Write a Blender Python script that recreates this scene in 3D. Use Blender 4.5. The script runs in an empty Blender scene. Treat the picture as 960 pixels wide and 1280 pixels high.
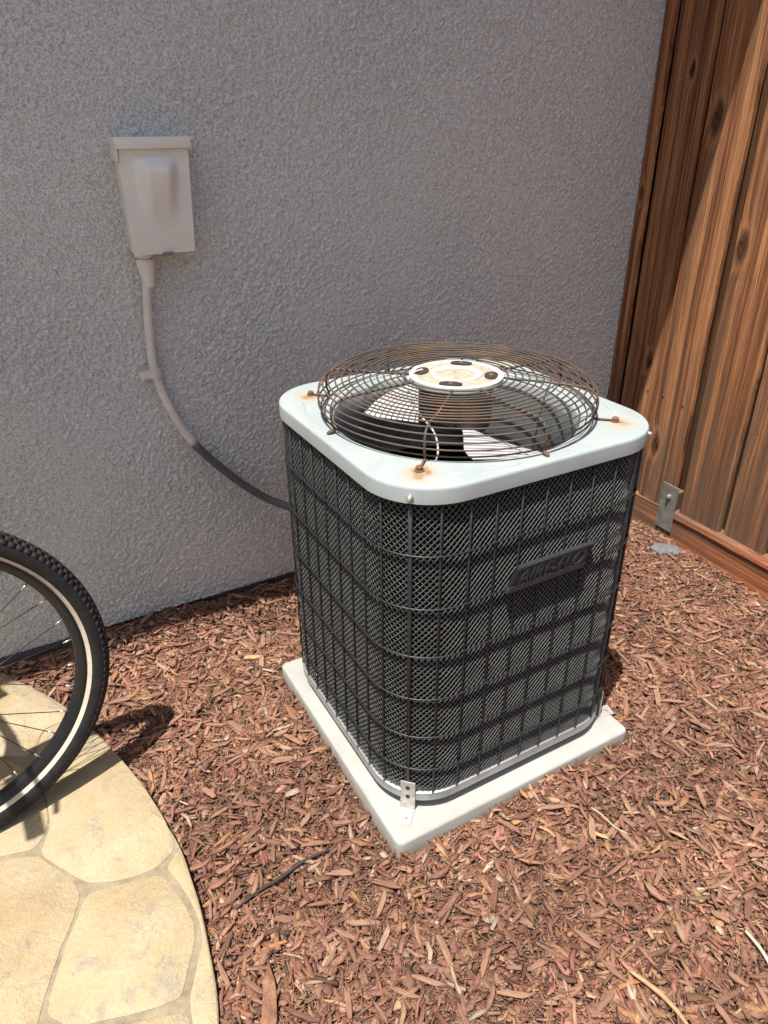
import bpy, bmesh, math, random
import numpy as np
from mathutils import Vector, Matrix
random.seed(7)
rng = np.random.default_rng(11)
R_ = math.radians
S = bpy.context.scene
COL = S.collection

# ------------------------------------------------------------------ camera
FPX = 887.0
RM = np.array([[0.87344, -0.23877, 0.42437], [-0.48684, -0.41058, 0.77098], [-0.00985, -0.88001, -0.47486]])
CAMZ = 1.25
cd = bpy.data.cameras.new('camera'); cam = bpy.data.objects.new('camera', cd); COL.objects.link(cam)
cd.sensor_fit = 'VERTICAL'; cd.sensor_height = 24; cd.lens = 24 * FPX / 1280
cd.clip_start = 0.02; cd.clip_end = 500
m = Matrix.Identity(4)
for i in range(3):
    m[i][0] = RM[i, 0]; m[i][1] = -RM[i, 1]; m[i][2] = -RM[i, 2]
m.translation = (0, 0, CAMZ)
cam.matrix_world = m
S.camera = cam

# ------------------------------------------------------------------ sky, sun, exposure
SUN = Vector((0.285, 0.165, -1.0)).normalized()          # direction the light travels
wd = bpy.data.worlds.new('World'); S.world = wd; wd.use_nodes = True
wn = wd.node_tree; bgn = wn.nodes['Background']
sky = wn.nodes.new('ShaderNodeTexSky'); sky.sky_type = 'NISHITA'; sky.sun_disc = False
sky.sun_elevation = math.asin(-SUN.z); sky.sun_rotation = math.atan2(-SUN.x, -SUN.y)
sky.air_density = 1.0; sky.dust_density = 3.0; sky.ozone_density = 1.0
wn.links.new(sky.outputs[0], bgn.inputs[0]); bgn.inputs[1].default_value = 0.085
sl = bpy.data.lights.new('sun', 'SUN'); so = bpy.data.objects.new('sun', sl); COL.objects.link(so)
sl.energy = 4.6; sl.angle = R_(0.53); sl.color = (1.0, 0.955, 0.89)
so.location = (-2, -1, 6); so.rotation_euler = SUN.to_track_quat('-Z', 'Y').to_euler()
S.view_settings.view_transform = 'Standard'; S.view_settings.look = 'None'
S.view_settings.exposure = 0.8; S.view_settings.gamma = 1.0; S.view_settings.use_curve_mapping = False

# ------------------------------------------------------------------ helpers
def tag(o, label=None, cat=None, group=None, kind=None):
    if label: o['label'] = label
    if cat: o['category'] = cat
    if group: o['group'] = group
    if kind: o['kind'] = kind
    return o

def empty(name, loc=(0, 0, 0), rz=0):
    o = bpy.data.objects.new(name, None); COL.objects.link(o); o.location = loc; o.rotation_euler = (0, 0, rz)
    o.empty_display_size = 0.05
    return o

def link(name, me, mat=None, parent=None, smooth=None):
    o = bpy.data.objects.new(name, me); COL.objects.link(o)
    if mat is not None and not me.materials: me.materials.append(mat)
    if parent is not None: o.parent = parent
    if smooth is not None:
        me.polygons.foreach_set('use_smooth', [True] * len(me.polygons))
        if smooth > 0: me.set_sharp_from_angle(angle=R_(smooth))
    return o

def obj(name, bm, mat, parent=None, smooth=None):
    bmesh.ops.recalc_face_normals(bm, faces=bm.faces)
    me = bpy.data.meshes.new(name); bm.to_mesh(me); bm.free()
    return link(name, me, mat, parent, smooth)

def box(bm, a, b, bev=0, seg=2):
    """axis aligned box between corners a, b"""
    g = bmesh.ops.create_cube(bm, size=1)
    vs = g['verts']
    for v in vs:
        v.co = Vector([(a[i] + b[i]) / 2 + v.co[i] * (b[i] - a[i]) for i in range(3)])
    if bev:
        es = list({e for v in vs for e in v.link_edges})
        bmesh.ops.bevel(bm, geom=es, offset=bev, segments=seg, affect='EDGES', profile=0.5)
    return bm

def tube(bm, pts, rad, seg=8, closed=False, cap=True):
    """tube along points; rad a number or a list"""
    pts = [Vector(p) for p in pts]; n = len(pts)
    rads = rad if isinstance(rad, (list, tuple)) else [rad] * n
    T = []
    for i in range(n):
        if closed: t = pts[(i + 1) % n] - pts[i - 1]
        else: t = pts[min(i + 1, n - 1)] - pts[max(i - 1, 0)]
        T.append(t.normalized())
    up = Vector((0, 0, 1)) if abs(T[0].z) < 0.9 else Vector((1, 0, 0))
    nrm = (up - T[0] * up.dot(T[0])).normalized(); rings = []
    for i in range(n):
        nrm = (nrm - T[i] * nrm.dot(T[i])).normalized(); bn = T[i].cross(nrm)
        rings.append([bm.verts.new(pts[i] + (nrm * math.cos(2 * math.pi * k / seg) + bn * math.sin(2 * math.pi * k / seg)) * rads[i]) for k in range(seg)])
    for i in range(n if closed else n - 1):
        a, b = rings[i], rings[(i + 1) % n]
        for k in range(seg):
            bm.faces.new((a[k], a[(k + 1) % seg], b[(k + 1) % seg], b[k]))
    if cap and not closed:
        bm.faces.new(rings[0][::-1]); bm.faces.new(rings[-1])
    return bm

def lathe(bm, prof, seg=48, c=(0, 0, 0), closed=False):
    """spin (r, z) profile round z at c"""
    rings = []
    for r, z in prof:
        rings.append([bm.verts.new((c[0] + r * math.cos(2 * math.pi * k / seg), c[1] + r * math.sin(2 * math.pi * k / seg), c[2] + z)) for k in range(seg)])
    n = len(rings)
    for i in range(n if closed else n - 1):
        a, b = rings[i], rings[(i + 1) % n]
        for k in range(seg): bm.faces.new((a[k], a[(k + 1) % seg], b[(k + 1) % seg], b[k]))
    return rings

def circle_pts(r, z, n, c=(0, 0)):
    return [(c[0] + r * math.cos(2 * math.pi * k / n), c[1] + r * math.sin(2 * math.pi * k / n), z) for k in range(n)]

def catmull(P, n=8, closed=False):
    P = [Vector(p) for p in P]; out = []; N = len(P)
    for i in range(N if closed else N - 1):
        if closed: a, b, c, d = P[i - 1], P[i], P[(i + 1) % N], P[(i + 2) % N]
        else: a, b, c, d = P[max(i - 1, 0)], P[i], P[i + 1], P[min(i + 2, N - 1)]
        for k in range(n):
            t = k / n
            out.append(0.5 * ((2 * b) + (c - a) * t + (2 * a - 5 * b + 4 * c - d) * t * t + (3 * b - a - 3 * c + d) * t ** 3))
    if not closed: out.append(P[-1])
    return out

def np_mesh(name, V, F):
    V = np.asarray(V, np.float32); F = np.asarray(F, np.int32)
    me = bpy.data.meshes.new(name)
    me.vertices.add(len(V)); me.vertices.foreach_set('co', V.ravel())
    k = F.shape[1]
    me.loops.add(F.size); me.loops.foreach_set('vertex_index', F.ravel())
    me.polygons.add(len(F)); me.polygons.foreach_set('loop_start', np.arange(0, F.size, k, dtype=np.int32))
    me.polygons.foreach_set('loop_total', np.full(len(F), k, np.int32))
    me.update(calc_edges=True); me.validate()
    return me

def blur_noise(shape, px, seed=0):
    """band limited periodic noise, unit variance, feature size about px cells"""
    r = np.random.default_rng(seed).standard_normal(shape)
    fy = np.fft.fftfreq(shape[0])[:, None]; fx = np.fft.rfftfreq(shape[1])[None, :]
    g = np.exp(-2 * (np.pi ** 2) * (px / 2.2) ** 2 * (fx ** 2 + fy ** 2))
    o = np.fft.irfft2(np.fft.rfft2(r) * g, s=shape)
    return o / o.std()

def shell(bm, grid, off):
    G2 = [[bm.verts.new(v_.co + Vector(off)) for v_ in row] for row in grid]; nr_, nc_ = len(grid), len(grid[0])
    for i in range(nr_ - 1):
        for j in range(nc_ - 1):
            bm.faces.new((grid[i][j], grid[i][j + 1], grid[i + 1][j + 1], grid[i + 1][j])); bm.faces.new((G2[i][j], G2[i + 1][j], G2[i + 1][j + 1], G2[i][j + 1]))
    for j in range(nc_ - 1):
        bm.faces.new((grid[0][j], G2[0][j], G2[0][j + 1], grid[0][j + 1])); bm.faces.new((grid[-1][j], grid[-1][j + 1], G2[-1][j + 1], G2[-1][j]))
    for i in range(nr_ - 1):
        bm.faces.new((grid[i][0], grid[i + 1][0], G2[i + 1][0], G2[i][0])); bm.faces.new((grid[i][-1], G2[i][-1], G2[i + 1][-1], grid[i + 1][-1]))

# ------------------------------------------------------------------ materials
class NT:
    def __init__(s, name):
        s.m = bpy.data.materials.new(name); s.m.use_nodes = True; s.t = s.m.node_tree
        s.b = s.t.nodes['Principled BSDF']
    def n(s, typ, **kw):
        nd = s.t.nodes.new(typ)
        for k, v in kw.items():
            if k.startswith('i_'):
                key = k[2:]; key = int(key) if key.isdigit() else key
                if isinstance(v, bpy.types.NodeSocket): s.t.links.new(v, nd.inputs[key])
                else: nd.inputs[key].default_value = v
            else: setattr(nd, k, v)
        return nd
    def l(s, a, b): s.t.links.new(a, b)
    def coord(s, kind='Object'): return s.n('ShaderNodeTexCoord').outputs[kind]
    def mapping(s, v, scale=(1, 1, 1), loc=(0, 0, 0)):
        nd = s.n('ShaderNodeMapping'); s.l(v, nd.inputs[0]); nd.inputs['Scale'].default_value = scale; nd.inputs['Location'].default_value = loc
        return nd.outputs[0]
    def noise(s, v, scale=10, detail=4, rough=0.6, dist=0.0):
        nd = s.n('ShaderNodeTexNoise'); s.l(v, nd.inputs['Vector']); nd.inputs['Scale'].default_value = scale
        nd.inputs['Detail'].default_value = detail; nd.inputs['Roughness'].default_value = rough; nd.inputs['Distortion'].default_value = dist
        return nd.outputs['Fac']
    def ramp(s, f, stops, interp='LINEAR'):
        nd = s.n('ShaderNodeValToRGB'); s.l(f, nd.inputs[0]); cr = nd.color_ramp; cr.interpolation = interp
        while len(cr.elements) < len(stops): cr.elements.new(0.5)
        for e, (p, c) in zip(cr.elements, stops):
            e.position = p; e.color = (*c, 1) if len(c) == 3 else c
        return nd.outputs[0]
    def fac(s, f, a, b):
        return s.ramp(f, [(a, (0, 0, 0)), (b, (1, 1, 1))])
    def mix(s, f, a, b, mode='MIX'):
        nd = s.n('ShaderNodeMix', data_type='RGBA', blend_type=mode)
        for key, v in ((0, f), (6, a), (7, b)):
            if isinstance(v, bpy.types.NodeSocket): s.l(v, nd.inputs[key])
            else: nd.inputs[key].default_value = v if key == 0 else (*v, 1)
        return nd.outputs[2]
    def math(s, op, a, b=0.0, clamp=False):
        nd = s.n('ShaderNodeMath', operation=op, use_clamp=clamp)
        for i, v in enumerate((a, b)):
            if isinstance(v, bpy.types.NodeSocket): s.l(v, nd.inputs[i])
            else: nd.inputs[i].default_value = v
        return nd.outputs[0]
    def bump(s, h, strength=0.4, dist=0.002, prev=None):
        nd = s.n('ShaderNodeBump'); s.l(h, nd.inputs['Height']); nd.inputs['Strength'].default_value = strength; nd.inputs['Distance'].default_value = dist
        if prev is not None: s.l(prev, nd.inputs['Normal'])
        return nd.outputs[0]
    def out(s, color=None, rough=None, normal=None, metal=None, spec=None):
        for key, v in (('Base Color', color), ('Roughness', rough), ('Normal', normal), ('Metallic', metal), ('Specular IOR Level', spec)):
            if v is None: continue
            if isinstance(v, bpy.types.NodeSocket): s.l(v, s.b.inputs[key])
            else: s.b.inputs[key].default_value = (*v, 1) if key == 'Base Color' else v
        return s.m

def simple(name, c, rough=0.6, metal=0.0, var=0.25, scale=30, bump=0.15, bd=0.001, spec=0.5, dirt=None):
    t = NT(name); v = t.coord()
    n1 = t.noise(v, scale, 5, 0.65)
    lo = tuple(x * (1 - var) for x in c); hi = tuple(min(1, x * (1 + var)) for x in c)
    col = t.ramp(n1, [(0.3, lo), (0.7, hi)])
    if dirt:
        n2 = t.noise(v, scale * 0.25, 6, 0.7)
        col = t.mix(t.fac(n2, 0.5, 0.75), col, dirt)
    n3 = t.noise(v, scale * 6, 3, 0.6)
    return t.out(col, rough, t.bump(n3, bump, bd), metal, spec)

def mat_stucco():
    t = NT('stucco'); v = t.coord()
    n = t.noise(v, 240, 4, 0.72); n2 = t.noise(v, 1.6, 5, 0.6); n3 = t.noise(v, 330, 3, 0.6)
    col = t.ramp(n, [(0.38, (0.41, 0.41, 0.382)), (0.58, (0.80, 0.803, 0.758))])
    col = t.mix(t.math('MULTIPLY', t.fac(n2, 0.35, 0.75), 0.16), col, (0.58, 0.55, 0.49))
    h = t.math('ADD', t.math('MULTIPLY', n, 0.5), n3)
    return t.out(col, 0.92, t.bump(h, 0.8, 0.004), spec=0.2)

def mat_wood(dim=1.0, nm='fence_wood', tint=(1, 1, 1)):
    t = NT(nm); v0 = t.coord()
    rnd = t.n('ShaderNodeObjectInfo').outputs['Random']
    off = t.n('ShaderNodeCombineXYZ'); 
    for i, k in enumerate((3.1, 7.3, 13.7)): t.l(t.math('MULTIPLY', rnd, k), off.inputs[i])
    va = t.n('ShaderNodeVectorMath', operation='ADD'); t.l(v0, va.inputs[0]); t.l(off.outputs[0], va.inputs[1]); v = va.outputs[0]
    # knots
    s0 = t.n('ShaderNodeSeparateXYZ'); t.l(v, s0.inputs[0]); c0 = t.n('ShaderNodeCombineXYZ'); t.l(t.math('MULTIPLY', s0.outputs[1], 7.0), c0.inputs[0]); t.l(t.math('MULTIPLY', s0.outputs[2], 3.0), c0.inputs[1])
    vo = t.n('ShaderNodeTexVoronoi', feature='F1', voronoi_dimensions='2D'); t.l(c0.outputs[0], vo.inputs['Vector']); vo.inputs['Scale'].default_value = 1.0
    sc = t.n('ShaderNodeSeparateXYZ'); t.l(vo.outputs['Color'], sc.inputs[0])
    dn = t.noise(t.mapping(v, (1, 45, 22)), 1.0, 3, 0.6)
    kd = t.math('ADD', vo.outputs['Distance'], t.math('MULTIPLY', t.math('SUBTRACT', dn, 0.5), 0.10))
    kd = t.math('ADD', t.math('MULTIPLY', kd, t.math('ADD', 0.75, sc.outputs[1])), t.math('MULTIPLY', t.math('LESS_THAN', sc.outputs[0], 0.66), 1.0))
    knot = t.ramp(kd, [(0.07, (1, 1, 1)), (0.15, (0, 0, 0))])
    swirl = t.math('MULTIPLY', t.ramp(kd, [(0.0, (1, 1, 1)), (0.30, (0, 0, 0))], 'EASE'), 0.020)
    sep = t.n('ShaderNodeSeparateXYZ'); t.l(v, sep.inputs[0])
    yy = t.math('ADD', sep.outputs[1], swirl)
    wob = t.math('MULTIPLY', t.noise(t.mapping(v, (1, 2, 1.3)), 1.5, 2, 0.5), 0.02)
    yy = t.math('ADD', yy, wob)
    cv = t.n('ShaderNodeCombineXYZ'); t.l(sep.outputs[0], cv.inputs[0]); t.l(yy, cv.inputs[1]); t.l(sep.outputs[2], cv.inputs[2])
    g1 = t.noise(t.mapping(cv.outputs[0], (6, 60, 0.55)), 1.0, 7, 0.74, 0.0)
    g2 = t.noise(t.mapping(cv.outputs[0], (40, 420, 7.0)), 1.0, 5, 0.7)
    base = t.ramp(g1, [(0.26, (0.045, 0.018, 0.009)), (0.43, (0.20, 0.083, 0.036)), (0.54, (0.41, 0.192, 0.086)), (0.72, (0.66, 0.37, 0.185))])
    base = t.mix(0.7, base, t.ramp(g2, [(0.36, (0.16, 0.14, 0.125)), (0.6, (1.12, 1.12, 1.12))]), 'MULTIPLY')
    tone = t.ramp(rnd, [(0.0, (0.66 * dim, 0.58 * dim, 0.54 * dim)), (0.5, (0.98 * dim, 0.92 * dim, 0.86 * dim)), (1.0, (1.2 * dim, 1.12 * dim, 1.05 * dim))])
    base = t.mix(1.0, base, tone, 'MULTIPLY')
    base = t.mix(1.0, base, tint, 'MULTIPLY')
    # grey weathering climbing from the ground and along streaks
    st = t.noise(t.mapping(cv.outputs[0], (2, 26, 0.9)), 1.0, 4, 0.6)
    sz = t.n('ShaderNodeSeparateXYZ'); t.l(v0, sz.inputs[0])
    low = t.math('SUBTRACT', 1.0, t.math('MULTIPLY', sz.outputs[2], 1.3), True)
    wmask = t.fac(t.math('ADD', st, t.math('MULTIPLY', low, 0.28)), 0.53, 0.70)
    base = t.mix(t.math('MULTIPLY', wmask, 0.72), base, (0.10 * dim, 0.072 * dim, 0.052 * dim))
    halo = t.ramp(kd, [(0.14, (1, 1, 1)), (0.24, (0, 0, 0))], 'EASE')
    base = t.mix(t.math('MULTIPLY', halo, 0.28), base, (0.55 * dim, 0.27 * dim, 0.12 * dim))
    ringn = t.noise(t.mapping(v, (1, 120, 60)), 1.0, 3, 0.6)
    base = t.mix(knot, base, t.ramp(ringn, [(0.35, (0.022, 0.009, 0.005)), (0.65, (0.13, 0.055, 0.026))]))
    h = t.math('ADD', t.math('MULTIPLY', g2, 0.6), t.math('ADD', g1, t.math('MULTIPLY', knot, 0.5)))
    return t.out(base, 0.78, t.bump(h, 0.55, 0.004), spec=0.3)

def mat_chip(name, attr):
    t = NT(name); v = t.coord()
    if attr:
        c = t.n('ShaderNodeAttribute', attribute_name='col').outputs['Color']
        g = t.noise(v, 260, 4, 0.7)
    else:
        rnd = t.n('ShaderNodeObjectInfo').outputs['Random']
        c = t.ramp(rnd, [(0.0, (0.15, 0.076, 0.050)), (0.25, (0.24, 0.124, 0.082)), (0.5, (0.32, 0.186, 0.126)), (0.72, (0.27, 0.142, 0.094)), (0.92, (0.33, 0.20, 0.128)), (1.0, (0.38, 0.27, 0.19))])
        g = t.noise(t.mapping(v, (60, 420, 420)), 1, 5, 0.7)
    c = t.mix(0.75, c, t.ramp(g, [(0.28, (0.42, 0.38, 0.36)), (0.72, (1.15, 1.15, 1.15))]), 'MULTIPLY')
    return t.out(c, 0.85, t.bump(g, 0.5, 0.0015), spec=0.3)

def mat_soil():
    t = NT('soil'); v = t.coord()
    n = t.noise(v, 90, 6, 0.75); n2 = t.noise(v, 12, 4, 0.6)
    c = t.ramp(n, [(0.3, (0.06, 0.036, 0.027)), (0.55, (0.17, 0.10, 0.07)), (0.8, (0.30, 0.20, 0.145))])
    return t.out(c, 0.95, t.bump(t.math('ADD', n, n2), 0.9, 0.012), spec=0.2)

def mat_flag():
    t = NT('stamped_concrete'); v = t.coord()
    n = t.noise(v, 4.5, 6, 0.65); n2 = t.noise(v, 22, 6, 0.7, 0.6); n3 = t.noise(v, 300, 3, 0.6); n4 = t.noise(t.mapping(v, (1, 1, 1), (3, 5, 0)), 13, 8, 0.72, 1.2)
    c = t.ramp(n, [(0.3, (0.35, 0.264, 0.148)), (0.5, (0.40, 0.318, 0.192)), (0.7, (0.44, 0.372, 0.25))])
    c = t.mix(t.math('MULTIPLY', t.fac(n2, 0.52, 0.75), 0.55), c, (0.35, 0.23, 0.11))
    c = t.mix(t.math('MULTIPLY', t.fac(n4, 0.53, 0.66), 0.75), c, (0.25, 0.225, 0.185))
    c = t.mix(0.35, c, t.ramp(n3, [(0.3, (0.55, 0.55, 0.55)), (0.6, (1.1, 1.1, 1.1))]), 'MULTIPLY')
    h = t.math('ADD', t.math('ADD', t.math('MULTIPLY', n2, 1.0), n4), t.math('MULTIPLY', n3, 0.2))
    return t.out(c, 0.7, t.bump(h, 0.75, 0.007), spec=0.3)

UC = Vector((0.762, 1.091, 0.0))      # centre of the air conditioner
ZT = 0.767                            # top of its cover

def mat_cover():
    t = NT('cover_paint'); v = t.coord()
    n = t.noise(v, 8, 5, 0.65); n2 = t.noise(v, 60, 5, 0.7); n3 = t.noise(v, 25, 6, 0.7, 0.8)
    c = t.ramp(n, [(0.3, (0.285, 0.330, 0.338)), (0.7, (0.35, 0.385, 0.382))])
    # rust that ran from the bolts and collected in the pressed groove
    wv = t.n('ShaderNodeTexNoise'); t.l(v, wv.inputs['Vector']); wv.inputs['Scale'].default_value = 28; wv.inputs['Detail'].default_value = 5
    wo = t.n('ShaderNodeVectorMath', operation='MULTIPLY_ADD'); t.l(wv.outputs['Color'], wo.inputs[0]); wo.inputs[1].default_value = (.05, .05, 0); t.l(v, wo.inputs[2])
    vw = t.mapping(wo.outputs[0], (1, 1, 1), (-.025, -.025, 0))
    tot = None
    for a, rr_ in ((225, 0.305), (315, 0.305), (135, 0.305), (45, 0.305)):
        p = (math.cos(R_(a)) * rr_ , math.sin(R_(a)) * rr_ - 0.008, 0)
        d = t.n('ShaderNodeVectorMath', operation='DISTANCE'); t.l(t.mapping(vw, (1, 1, 0)), d.inputs[0]); d.inputs[1].default_value = p
        q = t.ramp(d.outputs['Value'], [(0.002, (1, 1, 1)), (0.062, (0, 0, 0))], 'EASE')
        tot = q if tot is None else t.math('MAXIMUM', tot, q)
    msk = t.fac(t.math('ADD', t.math('MULTIPLY', tot, 0.55), t.math('MULTIPLY', n3, 0.75)), 0.52, 0.98)
    c = t.mix(t.math('MULTIPLY', msk, 0.85), c, (0.37, 0.28, 0.15))
    core = t.fac(t.math('ADD', t.math('MULTIPLY', tot, 0.6), t.math('MULTIPLY', n2, 0.5)), 0.74, 0.9)
    c = t.mix(core, c, (0.22, 0.09, 0.03))
    c = t.mix(t.math('MULTIPLY', t.fac(n3, 0.54, 0.74), 0.55), c, (0.38, 0.345, 0.25))
    c = t.mix(t.math('MULTIPLY', t.fac(n2, 0.66, 0.74), 0.5), c, (0.26, 0.23, 0.17))
    n5 = t.noise(t.mapping(v, (1, 1, 1), (7, 3, 1)), 45, 7, 0.75, 1.5)
    c = t.mix(t.math('MULTIPLY', t.fac(n5, 0.52, 0.70), 0.35), c, (0.25, 0.24, 0.20))
    return t.out(c, t.ramp(n3, [(0.3, (0.42, 0.42, 0.42)), (0.7, (0.72, 0.72, 0.72))]), t.bump(t.math('ADD', n2, t.math('MULTIPLY', n, 2.0)), 0.12, 0.0015), spec=0.4)

def mat_rustwire():
    t = NT('rusty_wire'); v = t.coord()
    n = t.noise(v, 16, 5, 0.68); n2 = t.noise(v, 220, 4, 0.7)
    c = t.ramp(n, [(0.32, (0.058, 0.054, 0.050)), (0.48, (0.085, 0.066, 0.050)), (0.58, (0.13, 0.078, 0.045)), (0.75, (0.22, 0.118, 0.058))])
    c = t.mix(0.6, c, t.ramp(n2, [(0.3, (0.5, 0.5, 0.5)), (0.7, (1.2, 1.2, 1.2))]), 'MULTIPLY')
    return t.out(c, 0.7, t.bump(n2, 0.4, 0.0006), 0.1)

def mat_pad():
    t = NT('equipment_pad'); v = t.coord()
    n = t.noise(v, 14, 6, 0.7); n2 = t.noise(v, 180, 3, 0.6); n3 = t.noise(v, 5, 5, 0.7, 0.5)
    c = t.ramp(n, [(0.3, (0.29, 0.288, 0.262)), (0.7, (0.385, 0.383, 0.355))])
    sp = t.n('ShaderNodeSeparateXYZ'); t.l(v, sp.inputs[0])
    low = t.math('SUBTRACT', 1.0, t.math('MULTIPLY', sp.outputs[2], 28.0), True)
    c = t.mix(t.math('MULTIPLY', t.fac(t.math('ADD', n3, t.math('MULTIPLY', low, 0.25)), 0.52, 0.76), 0.6), c, (0.28, 0.225, 0.15))
    return t.out(c, 0.85, t.bump(t.math('ADD', n, t.math('MULTIPLY', n2, 0.3)), 0.35, 0.002), spec=0.3)

def mat_tyre():
    t = NT('tyre_rubber'); v = t.coord()
    n = t.noise(v, 40, 5, 0.7)
    c = t.ramp(n, [(0.35, (0.009, 0.009, 0.010)), (0.8, (0.028, 0.026, 0.024))])
    return t.out(c, 0.72, t.bump(t.noise(v, 400, 3, 0.6), 0.3, 0.0006), spec=0.35)

M = dict(
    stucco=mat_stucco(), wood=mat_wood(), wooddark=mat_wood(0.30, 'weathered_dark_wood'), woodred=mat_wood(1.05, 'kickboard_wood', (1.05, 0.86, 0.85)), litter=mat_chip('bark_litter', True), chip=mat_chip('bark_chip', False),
    soil=mat_soil(), flag=mat_flag(), cover=mat_cover(), rust=mat_rustwire(), pad=mat_pad(), tyre=mat_tyre(),
    grout=simple('grout', (0.245, 0.20, 0.13), 0.9, var=0.3, scale=40, bump=0.6, bd=0.003),
    found=simple('foundation', (0.22, 0.20, 0.18), 0.95, var=0.3, scale=30, bump=0.6, bd=0.003),
    trim=simple('soffit_paint', (0.62, 0.60, 0.56), 0.7, var=0.06, scale=6),
    roof=simple('roof_shingle', (0.16, 0.14, 0.12), 0.9, var=0.4, scale=20, bump=0.6),
    boxp=simple('box_paint', (0.74, 0.725, 0.655), 0.5, var=0.06, scale=12, bump=0.1, dirt=(0.64, 0.59, 0.51)),
    pipe=simple('painted_conduit', (0.66, 0.62, 0.555), 0.6, var=0.12, scale=25, bump=0.2),
    pipedark=simple('bare_conduit', (0.085, 0.094, 0.104), 0.5, var=0.25, scale=40, bump=0.1),
    wire=simple('black_wire', (0.016, 0.017, 0.018), 0.42, var=0.4, scale=60, bump=0.15),
    mesh=simple('hail_mesh', (0.092, 0.096, 0.092), 0.5, var=0.35, scale=35, bump=0.1),
    coil=simple('coil_fins', (0.009, 0.010, 0.010), 0.8, var=0.4, scale=50, bump=0.2, spec=0.1),
    galv=simple('galvanised_rail', (0.42, 0.44, 0.45), 0.42, 0.65, var=0.2, scale=30, bump=0.1, dirt=(0.32, 0.29, 0.24)),
    strap=simple('galvanised_strap', (0.50, 0.49, 0.46), 0.55, 0.5, var=0.3, scale=60, bump=0.2, dirt=(0.40, 0.33, 0.25)),
    plate=simple('weathered_plate', (0.23, 0.25, 0.235), 0.6, 0.5, var=0.35, scale=30, bump=0.2, dirt=(0.30, 0.24, 0.15)),
    alu=simple('fan_blade_metal', (0.47, 0.48, 0.49), 0.5, 0.15, var=0.12, scale=20, bump=0.05),
    motor=simple('motor_shell', (0.085, 0.050, 0.036), 0.65, 0.2, var=0.4, scale=25, bump=0.2, dirt=(0.15, 0.075, 0.04)),
    hub=simple('hub_paint', (0.46, 0.47, 0.45), 0.6, var=0.1, scale=25, bump=0.1),
    hubtan=simple('hub_dust', (0.33, 0.30, 0.23), 0.9, var=0.25, scale=80, bump=0.4),
    dark=simple('dark_hole', (0.03, 0.022, 0.017), 0.8, var=0.3),
    shroud=simple('shroud_metal', (0.26, 0.29, 0.30), 0.5, 0.2, var=0.2, scale=15),
    badge=simple('badge_plastic', (0.024, 0.028, 0.033), 0.5, var=0.2, scale=40, bump=0.05),
    badgel=simple('badge_letter', (0.012, 0.013, 0.015), 0.4, var=0.2, scale=40, bump=0.05),
    bolt=simple('rusty_bolt', (0.16, 0.085, 0.045), 0.75, 0.2, var=0.5, scale=90, bump=0.5),
    steel=simple('screw_steel', (0.55, 0.55, 0.54), 0.35, 0.8, var=0.2, scale=50),
    chrome=simple('spoke_steel', (0.05, 0.05, 0.05), 0.4, 0.5, var=0.2, scale=50),
    rim=simple('black_rim', (0.010, 0.010, 0.011), 0.4, 0.1, var=0.2, scale=30, bump=0.05),
    cream=simple('whitewall_stripe', (0.50, 0.43, 0.34), 0.7, var=0.15, scale=40, bump=0.1),
    frame=simple('bike_frame_paint', (0.03, 0.05, 0.07), 0.3, 0.1, var=0.2, scale=10, bump=0.02),
    saddle=simple('saddle_vinyl', (0.03, 0.028, 0.026), 0.6, var=0.2),
    wirew=simple('lead_wire', (0.52, 0.52, 0.50), 0.5, var=0.2),
    stone=simple('grey_stone', (0.12, 0.125, 0.13), 0.8, var=0.35, scale=60, bump=0.5, bd=0.003),
    yellow=simple('fresh_wood', (0.45, 0.27, 0.12), 0.8, var=0.25, scale=70, bump=0.3),
    pale=simple('bleached_wood', (0.56, 0.47, 0.36), 0.8, var=0.25, scale=80, bump=0.3),
    stem=simple('dry_stem', (0.52, 0.50, 0.36), 0.7, var=0.15, scale=60),
    straw=simple('dry_straw', (0.40, 0.31, 0.18), 0.75, var=0.2, scale=60),
    leaf=simple('dry_leaf', (0.46, 0.28, 0.15), 0.7, var=0.2, scale=60),
    blackstick=simple('black_stick', (0.035, 0.028, 0.024), 0.8, var=0.4, scale=60, bump=0.5),
    twig=simple('brown_twig', (0.36, 0.23, 0.12), 0.8, var=0.3, scale=60, bump=0.4),
    bark=simple('bark_slab', (0.23, 0.115, 0.065), 0.85, var=0.45, scale=60, bump=0.7, bd=0.004),
)

# ------------------------------------------------------------------ ground
YW = 1.757            # face of the house wall
XF = 1.914            # fence where it meets the wall
bm = bmesh.new(); bmesh.ops.create_grid(bm, x_segments=2, y_segments=2, size=150)
for v_ in bm.verts: v_.co.z = -0.06
tag(obj('ground', bm, M['soil']), kind='structure')

EDGE = [(-0.20, 1.765), (-0.188, 1.748), (-0.09, 1.583), (-0.046, 1.494), (-0.007, 1.397), (0.026, 1.287), (0.055, 1.178), (0.072, 1.076), (0.084, 0.996),
        (0.085, 0.917), (0.083, 0.848), (0.075, 0.772), (0.067, 0.71), (0.054, 0.656), (0.02, 0.53), (-0.04, 0.38), (-0.15, 0.18), (-0.32, -0.05), (-0.6, -0.35), (-1.0, -0.7)]
EC = [(p.x, p.y) for p in catmull([(x, y, 0) for x, y in EDGE], 6)]
PATIO = EC + [(-3.2, -0.9), (-3.2, 1.765)]
def in_poly(X, Y, P):
    P = np.array(P); ins = np.zeros(X.shape, bool); j = len(P) - 1
    for i in range(len(P)):
        xi, yi = P[i]; xj, yj = P[j]
        c = ((yi > Y) != (yj > Y)) & (X < (xj - xi) * (Y - yi) / (yj - yi + 1e-12) + xi)
        ins ^= c; j = i
    return ins
PADC, PADH = np.array([0.7516, 1.0739]), 0.3034
def fence_x(y): return XF - (YW - y) * 0.04

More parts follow.
